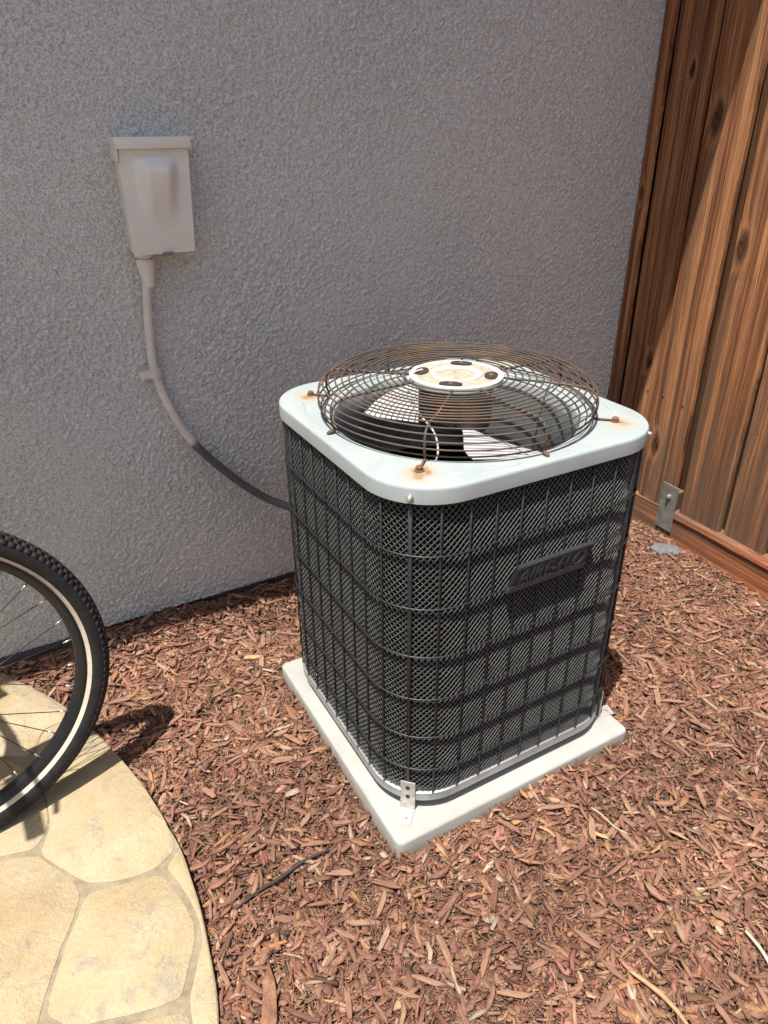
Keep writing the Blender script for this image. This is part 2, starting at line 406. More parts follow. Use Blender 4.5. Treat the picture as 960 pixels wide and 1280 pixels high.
# mulch bed: gently uneven sheet, the litter lies on it
HN = blur_noise((256, 256), 14, 5) * 0.006 + blur_noise((256, 256), 4, 6) * 0.0025
def height(x, y):
    i = (np.asarray(x) * 60).astype(int) % 256; j = (np.asarray(y) * 60).astype(int) % 256
    t = np.clip((np.asarray(y) - 1.56) / 0.17, 0, 1)
    d = np.maximum(np.abs(np.asarray(x) - 0.7516), np.abs(np.asarray(y) - 1.0739)) - 0.3034
    p = np.clip(1 - d / 0.16, 0, 1)
    return HN[i, j] - 0.014 + 0.032 * t * t * (3 - 2 * t) + 0.022 * p * p * (3 - 2 * p)
nx, ny = 240, 200
gx = np.linspace(-0.6, 3.2, nx); gy = np.linspace(-1.4, 1.80, ny)
GX, GY = np.meshgrid(gx, gy, indexing='ij')
V = np.stack([GX, GY, height(GX, GY)], -1).reshape(-1, 3)
idx = np.arange(nx * ny).reshape(nx, ny)
F = np.stack([idx[:-1, :-1], idx[1:, :-1], idx[1:, 1:], idx[:-1, 1:]], -1).reshape(-1, 4)
bed = tag(link('mulch_bed', np_mesh('mulch_bed', V, F), M['soil'], smooth=0), kind='structure')

def visible(x, y, pad):
    d = np.stack([x, y, np.full_like(x, -CAMZ)], -1) @ RM
    px = 480 + FPX * d[:, 0] / d[:, 2]; py = 640 + FPX * d[:, 1] / d[:, 2]
    return (d[:, 2] > 0.05) & (px > -pad) & (px < 960 + pad) & (py > -pad) & (py < 1280 + pad)
def free_ground(x, y, r=0.0):
    ok = ~in_poly(x + r, y, PATIO) & ~in_poly(x, y, PATIO) & ~((abs(x - PADC[0]) < PADH + r) & (abs(y - PADC[1]) < PADH + r))
    return ok & (y < YW - 0.004 - r * 0.5) & (x < XF - (YW - y) * 0.04 - 0.03 - r)
def scatter(n, pad, r):
    x = rng.uniform(-0.35, 2.0, n); y = rng.uniform(-0.35, 1.75, n)
    k = visible(x, y, pad) & free_ground(x, y, r)
    return x[k], y[k]

PAL = np.array([[.245, .126, .084], [.185, .098, .066], [.315, .188, .130], [.385, .258, .178], [.46, .385, .30], [.07, .043, .033], [.36, .21, .105], [.28, .150, .104], [.23, .15, .108]])
PAL = 0.5 * PAL + 0.5 * (0.55 * PAL + 0.45 * np.array([.25, .132, .090]))
PAL = PAL * np.array([1.03, 0.96, 0.91])
PW = np.array([.24, .15, .19, .10, .025, .05, .055, .13, .06]); PW = PW / PW.sum()
TN = np.clip(blur_noise((256, 256), 9, 31), -2, 2)
def chips(x, y, L, Wd, T, zoff, tilt, roll, stations=3):
    n = len(x)
    yaw = rng.uniform(0, 2 * np.pi, n); pit = rng.normal(0, tilt, n); rol = rng.normal(0, roll, n)
    cz, sz, cp, sp, cr, sr = np.cos(yaw), np.sin(yaw), np.cos(pit), np.sin(pit), np.cos(rol), np.sin(rol)
    Rm = np.empty((n, 3, 3))
    Rm[:, 0, 0] = cz * cp; Rm[:, 0, 1] = cz * sp * sr - sz * cr; Rm[:, 0, 2] = cz * sp * cr + sz * sr
    Rm[:, 1, 0] = sz * cp; Rm[:, 1, 1] = sz * sp * sr + cz * cr; Rm[:, 1, 2] = sz * sp * cr - cz * sr
    Rm[:, 2, 0] = -sp; Rm[:, 2, 1] = cp * sr; Rm[:, 2, 2] = cp * cr
    loc = np.empty((n, stations, 4, 3)); bend = rng.normal(0, 0.12, n)
    for s in range(stations):
        u = s / (stations - 1) * 2 - 1
        taper = (1.0 if abs(u) < 0.5 else 1.0) * (rng.uniform(0.35, 1.0, n) if abs(u) > 0.5 else rng.uniform(0.85, 1.15, n))
        sk = rng.normal(0, 0.12, n) * Wd
        for q, (a, b) in enumerate(((-1, -1), (1, -1), (1, 1), (-1, 1))):
            loc[:, s, q, 0] = u * L / 2 + rng.normal(0, 0.05, n) * L * (abs(u) > 0.5)
            loc[:, s, q, 1] = a * Wd / 2 * taper + sk + bend * L * (1 - u * u) * 0.5
            loc[:, s, q, 2] = b * T / 2 * rng.uniform(0.7, 1.2, n) * (0.7 + 0.3 * taper) + rng.normal(0, .06, n) * Wd
    P = np.einsum('nij,nsqj->nsqi', Rm, loc)
    P += np.stack([x, y, height(x, y) + zoff], -1)[:, None, None, :]
    P[..., 2] = np.maximum(P[..., 2], height(x, y)[:, None, None] - 0.004)
    nv = stations * 4; fl = []
    for s in range(stations - 1):
        a = s * 4
        for q in range(4): fl.append((a + q, a + (q + 1) % 4, a + 4 + (q + 1) % 4, a + 4 + q))
    fl.append((3, 2, 1, 0)); e = nv - 4; fl.append((e, e + 1, e + 2, e + 3))
    Fq = (np.array(fl)[None] + (np.arange(n) * nv)[:, None, None]).reshape(-1, 4)
    c = PAL[rng.choice(len(PAL), n, p=PW)] * rng.uniform(0.75, 1.2, (n, 1)) * rng.normal(1, 0.05, (n, 3))
    c = c * (1 + 0.11 * TN[(x * 60).astype(int) % 256, (y * 60).astype(int) % 256])[:, None]
    C = np.repeat(np.clip(c, 0.01, 0.9), nv, 0)
    return P.reshape(-1, 3), Fq, C

VS, FS, CS, o0 = [], [], [], 0
for n, pad, r, Lr, Wr, Tr, zr, ti, ro, st in (
        (60000, 160, 0.006, (0.008, 0.022), (0.0012, 0.004), (0.0008, 0.002), (0.001, 0.012), 0.20, 0.4, 2),
        (40000, 160, 0.008, (0.012, 0.038), (0.0030, 0.010), (0.0012, 0.004), (0.002, 0.014), 0.15, 0.32, 3),
        (7000, 160, 0.010, (0.012, 0.030), (0.008, 0.018), (0.002, 0.005), (0.004, 0.014), 0.14, 0.2, 3),
        (70000, 120, 0.004, (0.004, 0.014), (0.0010, 0.0032), (0.0006, 0.0018), (0.006, 0.016), 0.2, 0.4, 2),
        (11000, 160, 0.012, (0.025, 0.060), (0.005, 0.013), (0.002, 0.006), (0.006, 0.017), 0.13, 0.28, 3),
        (16000, 120, 0.006, (0.016, 0.050), (0.0008, 0.0018), (0.0008, 0.0012), (0.009, 0.020), 0.13, 0.4, 3)):
    x, y = scatter(n, pad, r); k = len(x)
    s = rng.beta(1.4, 2.6, k)
    L = Lr[0] + (Lr[1] - Lr[0]) * s; Wd = Wr[0] + (Wr[1] - Wr[0]) * rng.beta(1.5, 2.5, k); T = rng.uniform(*Tr, k)
    P, Fq, C = chips(x, y, L, Wd, T, rng.uniform(*zr, k), ti, ro, st)
    VS.append(P); FS.append(Fq + o0); CS.append(C); o0 += len(P)
V = np.concatenate(VS); F = np.concatenate(FS); C = np.concatenate(CS)
me = np_mesh('bark_litter', V, F)
at = me.attributes.new('col', 'FLOAT_COLOR', 'POINT')
at.data.foreach_set('color', np.concatenate([C, np.ones((len(C), 1))], 1).astype(np.float32).ravel())
tag(link('bark_litter', me, M['litter'], bed), kind='stuff')

# the largest chips, one object each
def chip_mesh(L, Wd, T, seed):
    r = random.Random(seed); bm = bmesh.new(); st = 6; rings = []
    bend = r.uniform(-0.05, 0.05) * L; arch = r.uniform(-0.02, 0.03) * L
    for s in range(st):
        u = s / (st - 1) * 2 - 1
        w = Wd / 2 * (1 - r.uniform(.2, .75) * abs(u) ** 3) * r.uniform(0.72, 1.12); cut = r.uniform(-.12, .12)
        t = T / 2 * r.uniform(0.75, 1.15)
        ring = []
        for a, b in ((-1, -0.6), (0.1, -1), (1, -0.5), (0.9, 0.7), (-0.1, 1.0), (-0.95, 0.5)):
            ring.append(bm.verts.new((u * L / 2 + (r.uniform(-.06, .06) + a * cut) * L * (abs(u) > .9), a * w + r.uniform(-.06, .06) * Wd + bend * (1 - u * u), b * t + arch * (1 - u * u) + r.uniform(-.1, .1) * T)))
        rings.append(ring)
    for a, b in zip(rings, rings[1:]):
        for k in range(6): bm.faces.new((a[k], a[(k + 1) % 6], b[(k + 1) % 6], b[k]))
    bm.faces.new(rings[0][::-1]); bm.faces.new(rings[-1])
    bmesh.ops.recalc_face_normals(bm, faces=bm.faces)
    me = bpy.data.meshes.new('bark_chip'); bm.to_mesh(me); bm.free(); me.materials.append(M['chip'])
    return me
CM = [chip_mesh(random.uniform(0.030, 0.062), random.uniform(0.006, 0.015), random.uniform(0.003, 0.008), 100 + i) for i in range(24)]
x, y = scatter(2600, 10, 0.035)
dd = x * x + y * y; order = np.argsort(dd + rng.uniform(0, 1.2, len(x)))
cnt = 0; used = []
for i in order:
    if any((x[i] - a) ** 2 + (y[i] - b) ** 2 < 0.035 ** 2 for a, b in used): continue
    o = bpy.data.objects.new('bark_chip', random.choice(CM)); COL.objects.link(o); o.parent = bed
    o.location = (x[i], y[i], float(height(x[i], y[i])) + random.uniform(0.015, 0.021))
    o.rotation_euler = (random.gauss(0, .2), random.gauss(0, .10), random.uniform(0, 6.28))
    used.append((x[i], y[i])); cnt += 1
    if cnt >= 300: break

# ------------------------------------------------------------------ patio of stamped stones
def prism(bm, P, z0, z1, inset=0.0):
    n = len(P); c = [sum(p[0] for p in P) / n, sum(p[1] for p in P) / n]
    lo = [bm.verts.new((x, y, z0)) for x, y in P]
    top = []
    for i, (x, y) in enumerate(P):
        a, b = P[i - 1], P[(i + 1) % n]; t = Vector((b[0] - a[0], b[1] - a[1])).normalized(); nn = Vector((-t.y, t.x))
        top.append((x + nn.x * inset, y + nn.y * inset))
    mid = [bm.verts.new((x, y, z1 - inset * 0.6)) for x, y in P] if inset else lo
    hi = [bm.verts.new((x, y, z1)) for x, y in top]
    for A, B in ([(lo, mid), (mid, hi)] if inset else [(lo, hi)]):
        for i in range(n): bm.faces.new((A[i], A[(i + 1) % n], B[(i + 1) % n], B[i]))
    bm.faces.new(hi)
    return hi
def area2(P): return sum(P[i - 1][0] * P[i][1] - P[i][0] * P[i - 1][1] for i in range(len(P)))
bm = bmesh.new(); prism(bm, PATIO if area2(PATIO) > 0 else PATIO[::-1], -0.055, 0.0132)
patio = tag(obj('patio', bm, M['grout']), kind='structure')
STONES = [
    [(-.50, 1.20), (-.226, 1.157), (-.168, 1.142), (-.148, 1.168), (-.138, 1.21), (-.15, 1.33), (-.21, 1.42), (-.35, 1.48), (-.55, 1.45)],
    [(-.151, 1.118), (-.12, 1.068), (-.096, 1.032), (-.08, 1.012), (-.041, .993), (.002, .983), (.036, .984), (.072, 1.004), (.067, 1.08), (.050, 1.178), (.021, 1.287), (-.015, 1.392), (-.055, 1.466), (-.11, 1.46), (-.137, 1.37), (-.124, 1.25), (-.126, 1.17)],
    [(-.06, 1.482), (-.10, 1.575), (-.198, 1.742), (-.5, 1.745), (-.56, 1.5), (-.35, 1.497), (-.2, 1.435), (-.15, 1.40), (-.12, 1.474)],
    [(-.092, .986), (-.041, .977), (.002, .967), (.036, .958), (.050, .925), (.060, .883), (.066, .837), (.060, .806), (.034, .76), (.013, .724), (-.022, .728), (-.06, .737), (-.088, .746), (-.15, .765), (-.180, .802), (-.172, .832), (-.156, .868), (-.135, .913), (-.115, .945)],
    [(-.168, 1.112), (-.136, 1.062), (-.114, 1.02), (-.108, .992), (-.131, .942), (-.151, .911), (-.172, .868), (-.188, .832), (-.205, .79), (-.3, .76), (-.5, .8), (-.55, 1.1), (-.23, 1.138)],
    [(-.014, .702), (.010, .692), (.008, .62), (-.03, .5), (-.1, .42), (-.25, .4), (-.32, .6), (-.2, .745), (-.088, .724), (-.05, .713)],
    [(.050, .966), (.062, .928), (.071, .885), (.0755, .838), (.0715, .80), (.045, .752), (.026, .718), (.020, .69), (.014, .6), (-.02, .5), (-.015, .455), (.022, .54), (.053, .656), (.066, .71), (.074, .772), (.0822, .848), (.0842, .917), (.0832, .985), (.074, .990)],
    [(-.58, 1.10), (-.53, .80), (-.7, .7), (-.95, .82), (-.98, 1.08), (-.75, 1.16)],
    [(-.34, .61), (-.27, .40), (-.5, .2), (-.8, .3), (-.85, .6), (-.68, .68), (-.52, .78)],
    [(-.59, 1.45), (-.53, 1.2), (-.58, 1.13), (-.75, 1.19), (-1.0, 1.11), (-1.1, 1.4), (-.9, 1.55)],
    [(-.12, .40), (-.06, .36), (-.17, .17), (-.33, -.04), (-.5, .0), (-.49, .18), (-.26, .38)],
]
def grow(P, d):
    out = []
    for i in range(len(P)):
        a, b = P[i - 1], P[(i + 1) % len(P)]; t = Vector((b[0] - a[0], b[1] - a[1])).normalized(); out.append((P[i][0] + t.y * d, P[i][1] - t.x * d))
    return out
def chaikin(P, k=2, w=.25):
    for _ in range(k):
        Q = []
        for i in range(len(P)):
            a, b = P[i], P[(i + 1) % len(P)]
            Q += [(a[0] * (1 - w) + b[0] * w, a[1] * (1 - w) + b[1] * w), (a[0] * w + b[0] * (1 - w), a[1] * w + b[1] * (1 - w))]
        P = Q
    return P
for P in STONES:
    if area2(P) < 0: P = P[::-1]
    bm = bmesh.new(); prism(bm, grow(chaikin(P, 2, .15), 0.0 if len(P) == 19 and P is not STONES[3] else 0.0064), 0.004, 0.0155, 0.0020)
    obj('flagstone', bm, M['flag'], patio, smooth=50)

# ------------------------------------------------------------------ house: stucco wall, foundation, eave
house = tag(empty('stucco_house', (0.5, YW, 0)), 'house side wall in rough grey tan stucco with the electrical box', 'house')
def in_house(o): o.parent = house; o.matrix_parent_inverse = Matrix.Translation(-house.location); return o
x0, x1, z0, z1, st = -0.75, 2.02, 0.046, 1.86, 0.0032
nx, nz = int((x1 - x0) / st), int((z1 - z0) / st)
D = np.clip(blur_noise((nx, nz), 0.9, 21) * 0.8 + blur_noise((nx, nz), 1.6, 22) * 0.5, -1.4, 2.2)
D = D * (0.00125 + 0.0003 * blur_noise((nx, nz), 60, 24)) + blur_noise((nx, nz), 120, 23) * 0.0008
gx = np.linspace(x0, x1, nx); gz = np.linspace(z0, z1, nz); GX, GZ = np.meshgrid(gx, gz, indexing='ij')
V = np.stack([GX, YW - D, GZ], -1)
bot = V[:, 0].copy(); bot[:, 1] = YW + 0.03
V = np.concatenate([V.reshape(-1, 3), bot]); idx = np.arange(nx * nz).reshape(nx, nz); bi = nx * nz + np.arange(nx)
F = np.stack([idx[:-1, :-1], idx[1:, :-1], idx[1:, 1:], idx[:-1, 1:]], -1).reshape(-1, 4)
F2 = np.stack([bi[:-1], bi[1:], idx[1:, 0], idx[:-1, 0]], -1)
in_house(link('wall', np_mesh('wall', V, np.concatenate([F, F2])), M['stucco'], smooth=0))
for a, b in (((-4.5, YW, 0.046), (x0, YW + 0.2, 2.52)), ((x1, YW, 0.046), (5.5, YW + 0.2, 2.52)), ((x0, YW, z1), (x1, YW + 0.2, 2.52))):
    in_house(obj('wall', box(bmesh.new(), a, b), M['stucco']))
in_house(obj('foundation', box(bmesh.new(), (-4.5, YW + 0.02, -0.2), (5.5, YW + 0.2, 0.05)), M['found']))
EAVE = 0.487
in_house(obj('soffit', box(bmesh.new(), (-4.5, YW - EAVE + 0.02, 2.515), (5.5, YW + 0.25, 2.535)), M['trim']))
in_house(obj('fascia', box(bmesh.new(), (-4.5, YW - EAVE, 2.50), (5.5, YW - EAVE + 0.02, 2.66)), M['trim']))
bm = bmesh.new()
q = [bm.verts.new(p) for p in ((-4.5, YW - EAVE - 0.01, 2.662), (5.5, YW - EAVE - 0.01, 2.662), (5.5, YW + 3.5, 4.4), (-4.5, YW + 3.5, 4.4))]
q2 = [bm.verts.new(v_.co + Vector((0, 0, 0.03))) for v_ in q]
bm.faces.new(q[::-1]); bm.faces.new(q2)
for i in range(4): bm.faces.new((q[i], q[(i + 1) % 4], q2[(i + 1) % 4], q2[i]))
in_house(obj('roof', bm, M['roof']))

# ------------------------------------------------------------------ fence
fang = math.atan(0.04)
fence = tag(empty('wooden_fence', (XF, YW, 0), -fang), 'tall fence of rough brown wooden boards meeting the stucco wall', 'fence')
# local axes: -y runs along the fence away from the wall, -x faces the yard
def board(y0, y1, xf, z0=0.10, z1=1.86, th=0.019, seed=0, name='board', mat='wood'):
    r = random.Random(seed); bm = bmesh.new(); n = 26; rows = []
    w0 = r.uniform(0, 6); w1 = r.uniform(0, 6)
    for i in range(n + 1):
        z = z0 + (z1 - z0) * i / n
        a = y0 + 0.0016 * math.sin(z * 5 + w0) + r.uniform(-.0009, .0009); b = y1 + 0.0016 * math.sin(z * 4 + w1) + r.uniform(-.0009, .0009)
        cup = 0.002 * math.sin(z * 2 + w1); e = 0.003
        ring = [(xf + e + cup, a), (xf + cup, a + e), (xf + cup * .3 - .0005, (a + b) / 2), (xf + cup, b - e), (xf + e + cup, b), (xf + th, b), (xf + th, a)]
        zz = z + (r.uniform(-.004, .004) if i in (0, n) else 0)
        rows.append([bm.verts.new((p[0], p[1], zz)) for p in ring])
    for A, B in zip(rows, rows[1:]):
        for k in range(7): bm.faces.new((A[k], A[(k + 1) % 7], B[(k + 1) % 7], B[k]))
    bm.faces.new(rows[0][::-1]); bm.faces.new(rows[-1])
    return obj(name, bm, M[mat], fence, smooth=35)
ED = [(-0.040, -0.002, -0.020, 0.02), (-0.200, -0.050, -0.004, 0.09), (-0.360, -0.213, -0.016, 0.09), (-0.558, -0.400, -0.018, 0.07)]
yb = -0.569
while yb > -3.1:
    w = random.uniform(0.136, 0.150); ED.append((yb - w, yb, -0.010 + random.uniform(-.004, .004), 0.07)); yb -= w + random.choice((.009, .009, .036))
nail_me = None
for i, (a, b, xf, zb) in enumerate(ED):
    board(a, b, xf, zb, seed=40 + i)
    if i == 0: continue
    for z in (0.462, 1.562):
        for fr in (.22, .78):
            if nail_me is None:
                bm = bmesh.new(); lathe(bm, [(.0001, .0012), (.0026, .0009), (.0034, -.001)], 10); nail_me = obj('nail', bm, M['bolt'], fence, 0); no = nail_me
            else:
                no = nail_me.copy(); COL.objects.link(no)
            no.location = (xf - .001, a + (b - a) * fr + random.uniform(-.008, .008), z + random.uniform(-.012, .012)); no.rotation_euler = (0, R_(-90), 0)
yb = -0.003
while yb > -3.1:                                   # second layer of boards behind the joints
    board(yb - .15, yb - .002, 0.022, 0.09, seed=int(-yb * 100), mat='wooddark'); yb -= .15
for z in (0.42, 1.52):
    obj('rail', box(bmesh.new(), (0.040, -3.2, z), (0.08, -0.005, z + 0.09), 0.003), M['wood'], fence)
def kick(y0, y1, xa, xb, z0, z1, seed):
    r = random.Random(seed); bm = bmesh.new(); rows = []; n = 24
    for i in range(n + 1):
        y = y0 + (y1 - y0) * i / n; j = r.uniform(-.002, .002); t = z1 + 0.003 * math.sin(y * 9) + r.uniform(-.0012, .0012)
        rows.append([bm.verts.new(p) for p in ((xa, y, z0 + j), (xa + .001, y, t - .004), (xa + .005, y, t), (xb, y, t), (xb, y, z0))])
    for A, B in zip(rows, rows[1:]):
        for k in range(5): bm.faces.new((A[k], A[(k + 1) % 5], B[(k + 1) % 5], B[k]))
    bm.faces.new(rows[0][::-1]); bm.faces.new(rows[-1])
    return bm
# kickboards laid on edge: grain runs along their length, so each mesh is built upright and turned
def lay(name, y0, y1, xa, xb, z0, z1, seed):
    bm = kick(y0, y1, xa, xb, z0, z1, seed)
    L = Matrix(((1, 0, 0, 0), (0, 0, 1, 0), (0, -1, 0, 0), (0, 0, 0, 1)))   # y->-z... stored rotated
    bmesh.ops.transform(bm, matrix=L, verts=bm.verts)
    o = obj(name, bm, M['woodred'], fence, smooth=35); o.matrix_local = L.inverted(); return o
lay('kickboard', -3.2, -0.384, -0.032, -0.008, -0.03, 0.083, 3)
lay('kickboard', -3.2, -0.386, -0.036, 0.016, 0.086, 0.105, 4)
lay('kickboard', -0.335, -0.006, -0.020, 0.000, -0.03, 0.095, 5)
post = obj('post', box(bmesh.new(), (-0.034, -0.383, -0.05), (0.014, -0.336, 0.17), 0.003), M['wood'], fence)
obj('metal_plate', box(bmesh.new(), (-0.0385, -0.398, 0.030), (-0.0350, -0.330, 0.196), 0.001), M['plate'], post)
bm = bmesh.new(); lathe(bm, [(0, .0), (.010, .0), (.010, .003), (.0065, .0035), (.0065, .008), (.004, .0105), (0, .011)], 14)
bmesh.ops.transform(bm, matrix=Matrix.Translation((-0.0386, -0.366, 0.155)) @ Matrix.Rotation(R_(-90), 4, 'Y'), verts=bm.verts)
obj('bolt', bm, M['steel'], post, smooth=40)

# ------------------------------------------------------------------ equipment pad
bm = bmesh.new(); h = PADH
for zlev in (0,):
    box(bm, (PADC[0] - h, PADC[1] - h, -0.04), (PADC[0] + h, PADC[1] + h, 0.0417))
ve = [e for e in bm.edges if abs(e.verts[0].co.z - e.verts[1].co.z) > 0.01]
bmesh.ops.bevel(bm, geom=ve, offset=0.014, segments=4, affect='EDGES', profile=0.5)
te = [e for e in bm.edges if e.verts[0].co.z > 0.04 and e.verts[1].co.z > 0.04]
bmesh.ops.bevel(bm, geom=te, offset=0.006, segments=3, affect='EDGES', profile=0.5)
pad = obj('equipment_pad', bm, M['pad'], smooth=40)
tag(pad, 'square off white concrete pad under the air conditioner', 'equipment pad')

# ------------------------------------------------------------------ air conditioner
ac = tag(empty('air_conditioner', (UC.x, UC.y, 0.0417)), 'outdoor air conditioner with black wire cage sides and rusty fan guard', 'air conditioner')
def A(name, bm, mat, smooth=None, parent=None):
    """shape given with z in world, x and y about the unit's centre"""
    off = 0.0417
    bmesh.ops.translate(bm, verts=bm.verts, vec=(0, 0, -off))
    return obj(name, bm, mat, parent or ac, smooth)

def rsq(h, r, n=10, straight=8):
    """rounded square outline with half width h; counter clockwise"""
    P = []
    for k, (sx, sy) in enumerate(((1, 1), (-1, 1), (-1, -1), (1, -1))):
        for i in range(n + 1):
            a = math.pi / 2 * (k + i / n); P.append(((h - r) * sx + r * math.cos(a), (h - r) * sy + r * math.sin(a)))
        nk = ((-1, 1), (-1, -1), (1, -1), (1, 1))[k]; a = math.pi / 2 * (k + 1)
        q0 = P[-1]; q1 = ((h - r) * nk[0] + r * math.cos(a), (h - r) * nk[1] + r * math.sin(a))
        for j in range(1, straight): P.append((q0[0] + (q1[0] - q0[0]) * j / straight, q0[1] + (q1[1] - q0[1]) * j / straight))
    return P
class Perim:
    """walk round a rounded square by arc length"""
    def __init__(s, h, r):
        s.P = [Vector((x, y)) for x, y in rsq(h, r, 16, 6)]; s.c = [0]
        for i in range(len(s.P)): s.c.append(s.c[-1] + (s.P[(i + 1) % len(s.P)] - s.P[i]).length)
        s.L = s.c[-1]
    def at(s, d):
        d %= s.L; lo, hi = 0, len(s.P)
        while hi - lo > 1:
            mid = (lo + hi) // 2
            if s.c[mid] <= d: lo = mid
            else: hi = mid
        a, b = s.P[lo], s.P[(lo + 1) % len(s.P)]; t = (d - s.c[lo]) / (s.c[lo + 1] - s.c[lo])
        return a + (b - a) * t
def sweep(bm, prof, n=12, straight=6):
    """prof: list of (h, r, z): stacked rounded squares"""
    rows = [[bm.verts.new((x, y, z)) for x, y in rsq(h, r, n, straight)] for h, r, z in prof]
    for A_, B_ in zip(rows, rows[1:]):
        for k in range(len(A_)): bm.faces.new((A_[k], A_[(k + 1) % len(A_)], B_[(k + 1) % len(A_)], B_[k]))
    return rows
HL, RL = 0.2925, 0.122            # half width and corner radius of the cover
# base pan: rail lifted a little off the pad on feet
bm = bmesh.new()
rows = sweep(bm, [(.272, .105, .066), (.2865, .117, .066), (.2875, .118, .067), (.2875, .118, .0865), (.2855, .116, .088), (.272, .105, .088)])
bm.faces.new(rows[0][::-1]); bm.faces.new(rows[-1])
A('base_pan', bm, M['galv'], 40)
for sx, sy in ((-1, -1), (1, -1), (1, 1), (-1, 1)):
    bm = bmesh.new(); lathe(bm, [(0, .040), (.028, .040), (.026, .067), (0, .067)], 20, (sx * .20, sy * .20, 0)); A('foot', bm, M['coil'], 30)
# coil block
bm = bmesh.new(); sweep(bm, [(.270, .104, .086), (.270, .104, .742)]); A('coil', bm, M['coil'], 40)
# diamond mesh
pm = Perim(.2836, .1155); ncol = 185; step = pm.L / ncol; zb, ztop = .089, .745
bm = bmesh.new(); hh = ztop - zb; rowh = 0.0125; nseg = 20; slope = step / rowh
Vv, Ff = [], []; tz = 0.00072; tn = 0.0008
for fam in (1, -1):
    for c in range(ncol):
        base = len(Vv)
        for s in range(nseg + 1):
            z = zb + hh * s / nseg; d = c * step + fam * (z - zb) * slope
            p = pm.at(d); p2 = pm.at(d + 0.002); t = (p2 - p).normalized(); nn = Vector((t.y, -t.x))
            of = 0.0006 * fam
            for a, b in ((-1, -1), (1, -1), (1, 1), (-1, 1)):
                q = p + t * a * tz * 1.25 + nn * (b * tn + of); Vv.append((q.x, q.y, z - 0.0417))
            if s:
                A_ = base + (s - 1) * 4; B_ = base + s * 4
                for k in range(4): Ff.append((A_ + k, A_ + (k + 1) % 4, B_ + (k + 1) % 4, B_ + k))
bm.free()
me = np_mesh('mesh_guard', np.array(Vv), np.array(Ff))
tag(link('mesh_guard', me, M['mesh'], ac), kind='stuff')
# wire cage
pw = Perim(.2868, .1180); nv = 40
for c in range(nv):
    p = pw.at((c + 0.5) * pw.L / nv + 0.011)
    bm = bmesh.new(); tube(bm, [(p.x, p.y, .087), (p.x, p.y, .26), (p.x, p.y, .5), (p.x, p.y, .747)], 0.0020, 6); A('cage_wire', bm, M['wire'], 0)
for z in (0.155, 0.240, 0.334, 0.432, 0.535, 0.640):
    bm = bmesh.new(); tube(bm, [(x, y, z) for x, y in rsq(.2888, .1195, 10, 4)], 0.0019, 6, closed=True); A('cage_hoop', bm, M['wire'], 0)
for a in (225, 315, 135, 45):     # thick corner rods with their screws
    k = (.2872 - .118) * math.sqrt(2) + .118; p = Vector((math.cos(R_(a)) * k, math.sin(R_(a)) * k))
    bm = bmesh.new(); tube(bm, [(p.x, p.y, .087), (p.x, p.y, .745)], 0.0029, 8); A('corner_rod', bm, M['wire'], 0)
    k2 = (HL - RL) * math.sqrt(2) + RL
    bm = bmesh.new(); lathe(bm, [(0, .0), (.006, .0), (.006, .002), (.0045, .0025), (.0045, .006), (.003, .0078), (0, .008)], 12)
    bmesh.ops.transform(bm, matrix=Matrix.Translation((math.cos(R_(a)) * (k2 - .0005), math.sin(R_(a)) * (k2 - .0005), .749)) @ Matrix.Rotation(R_(a), 4, 'Z') @ Matrix.Rotation(R_(90), 4, 'Y'), verts=bm.verts)
    A('screw', bm, M['steel'], 40)
# top cover: pressed sheet with a round hole
bm = bmesh.new(); NA = 192
def sq_at(ang, h, r):
    c, s = math.cos(ang), math.sin(ang); ac_, as_ = abs(c), abs(s)
    t = h / max(ac_, as_); x, y = ac_ * t, as_ * t
    if x > h - r and y > h - r:
        k = h - r; b = k * (ac_ + as_); t = b + math.sqrt(max(b * b - (2 * k * k - r * r), 0)); x, y = ac_ * t, as_ * t
    return (math.copysign(x, c), math.copysign(y, s))
HOLE = 0.238
layers = []
for k, (kind, a, b) in enumerate((('c', HOLE - .002, .690), ('c', HOLE - .002, .745), ('c', HOLE + .001, .756), ('c', HOLE + .008, .7625), ('c', HOLE + .015, .764), ('c', .2555, .764), ('c', .2585, .7665),
                                  ('m', .50, .767), ('s', (HL - .0045, RL - .003), .767), ('s', (HL - .0018, RL - .001), .7663), ('s', (HL - .0004, RL), .7645), ('s', (HL, RL), .762), ('s', (HL, RL), .738), ('s', (HL - .0018, RL - .0018), .738), ('s', (HL - .0018, RL - .0018), .755))):
    row = []
    for i in range(NA):
        an = 2 * math.pi * i / NA
        if kind == 'c': p = (a * math.cos(an), a * math.sin(an))
        elif kind == 's': p = sq_at(an, *a)
        else:
            s_ = sq_at(an, HL - .0045, RL - .003); p = ((.2585 * math.cos(an)) * (1 - a) + s_[0] * a, (.2585 * math.sin(an)) * (1 - a) + s_[1] * a)
        row.append(bm.verts.new((p[0], p[1], b)))
    layers.append(row)
for A_, B_ in zip(layers, layers[1:]):
    for i in range(NA): bm.faces.new((A_[i], A_[(i + 1) % NA], B_[(i + 1) % NA], B_[i]))
cover = A('top_cover', bm, M['cover'], 30)
# raised stiffening ribs pressed into the corners
for a in (225, 315, 135, 45):
    pts = []
    for i in range(13):
        an = R_(a + 8 + 26 * (i / 12)); rr_ = 0.306 - 0.028 * (i / 12)
        pts.append((rr_ * math.cos(an), rr_ * math.sin(an), .7658))
    bm = bmesh.new(); tube(bm, pts, [0.001] + [0.0036] * 11 + [0.001], 8); A('stiffening_rib', bm, M['cover'], 0)
# shroud below the hole
bm = bmesh.new(); lathe(bm, [(HOLE - .003, .735), (HOLE - .004, .60), (HOLE + .004, .585)], 64); A('fan_shroud', bm, M['shroud'], 0)
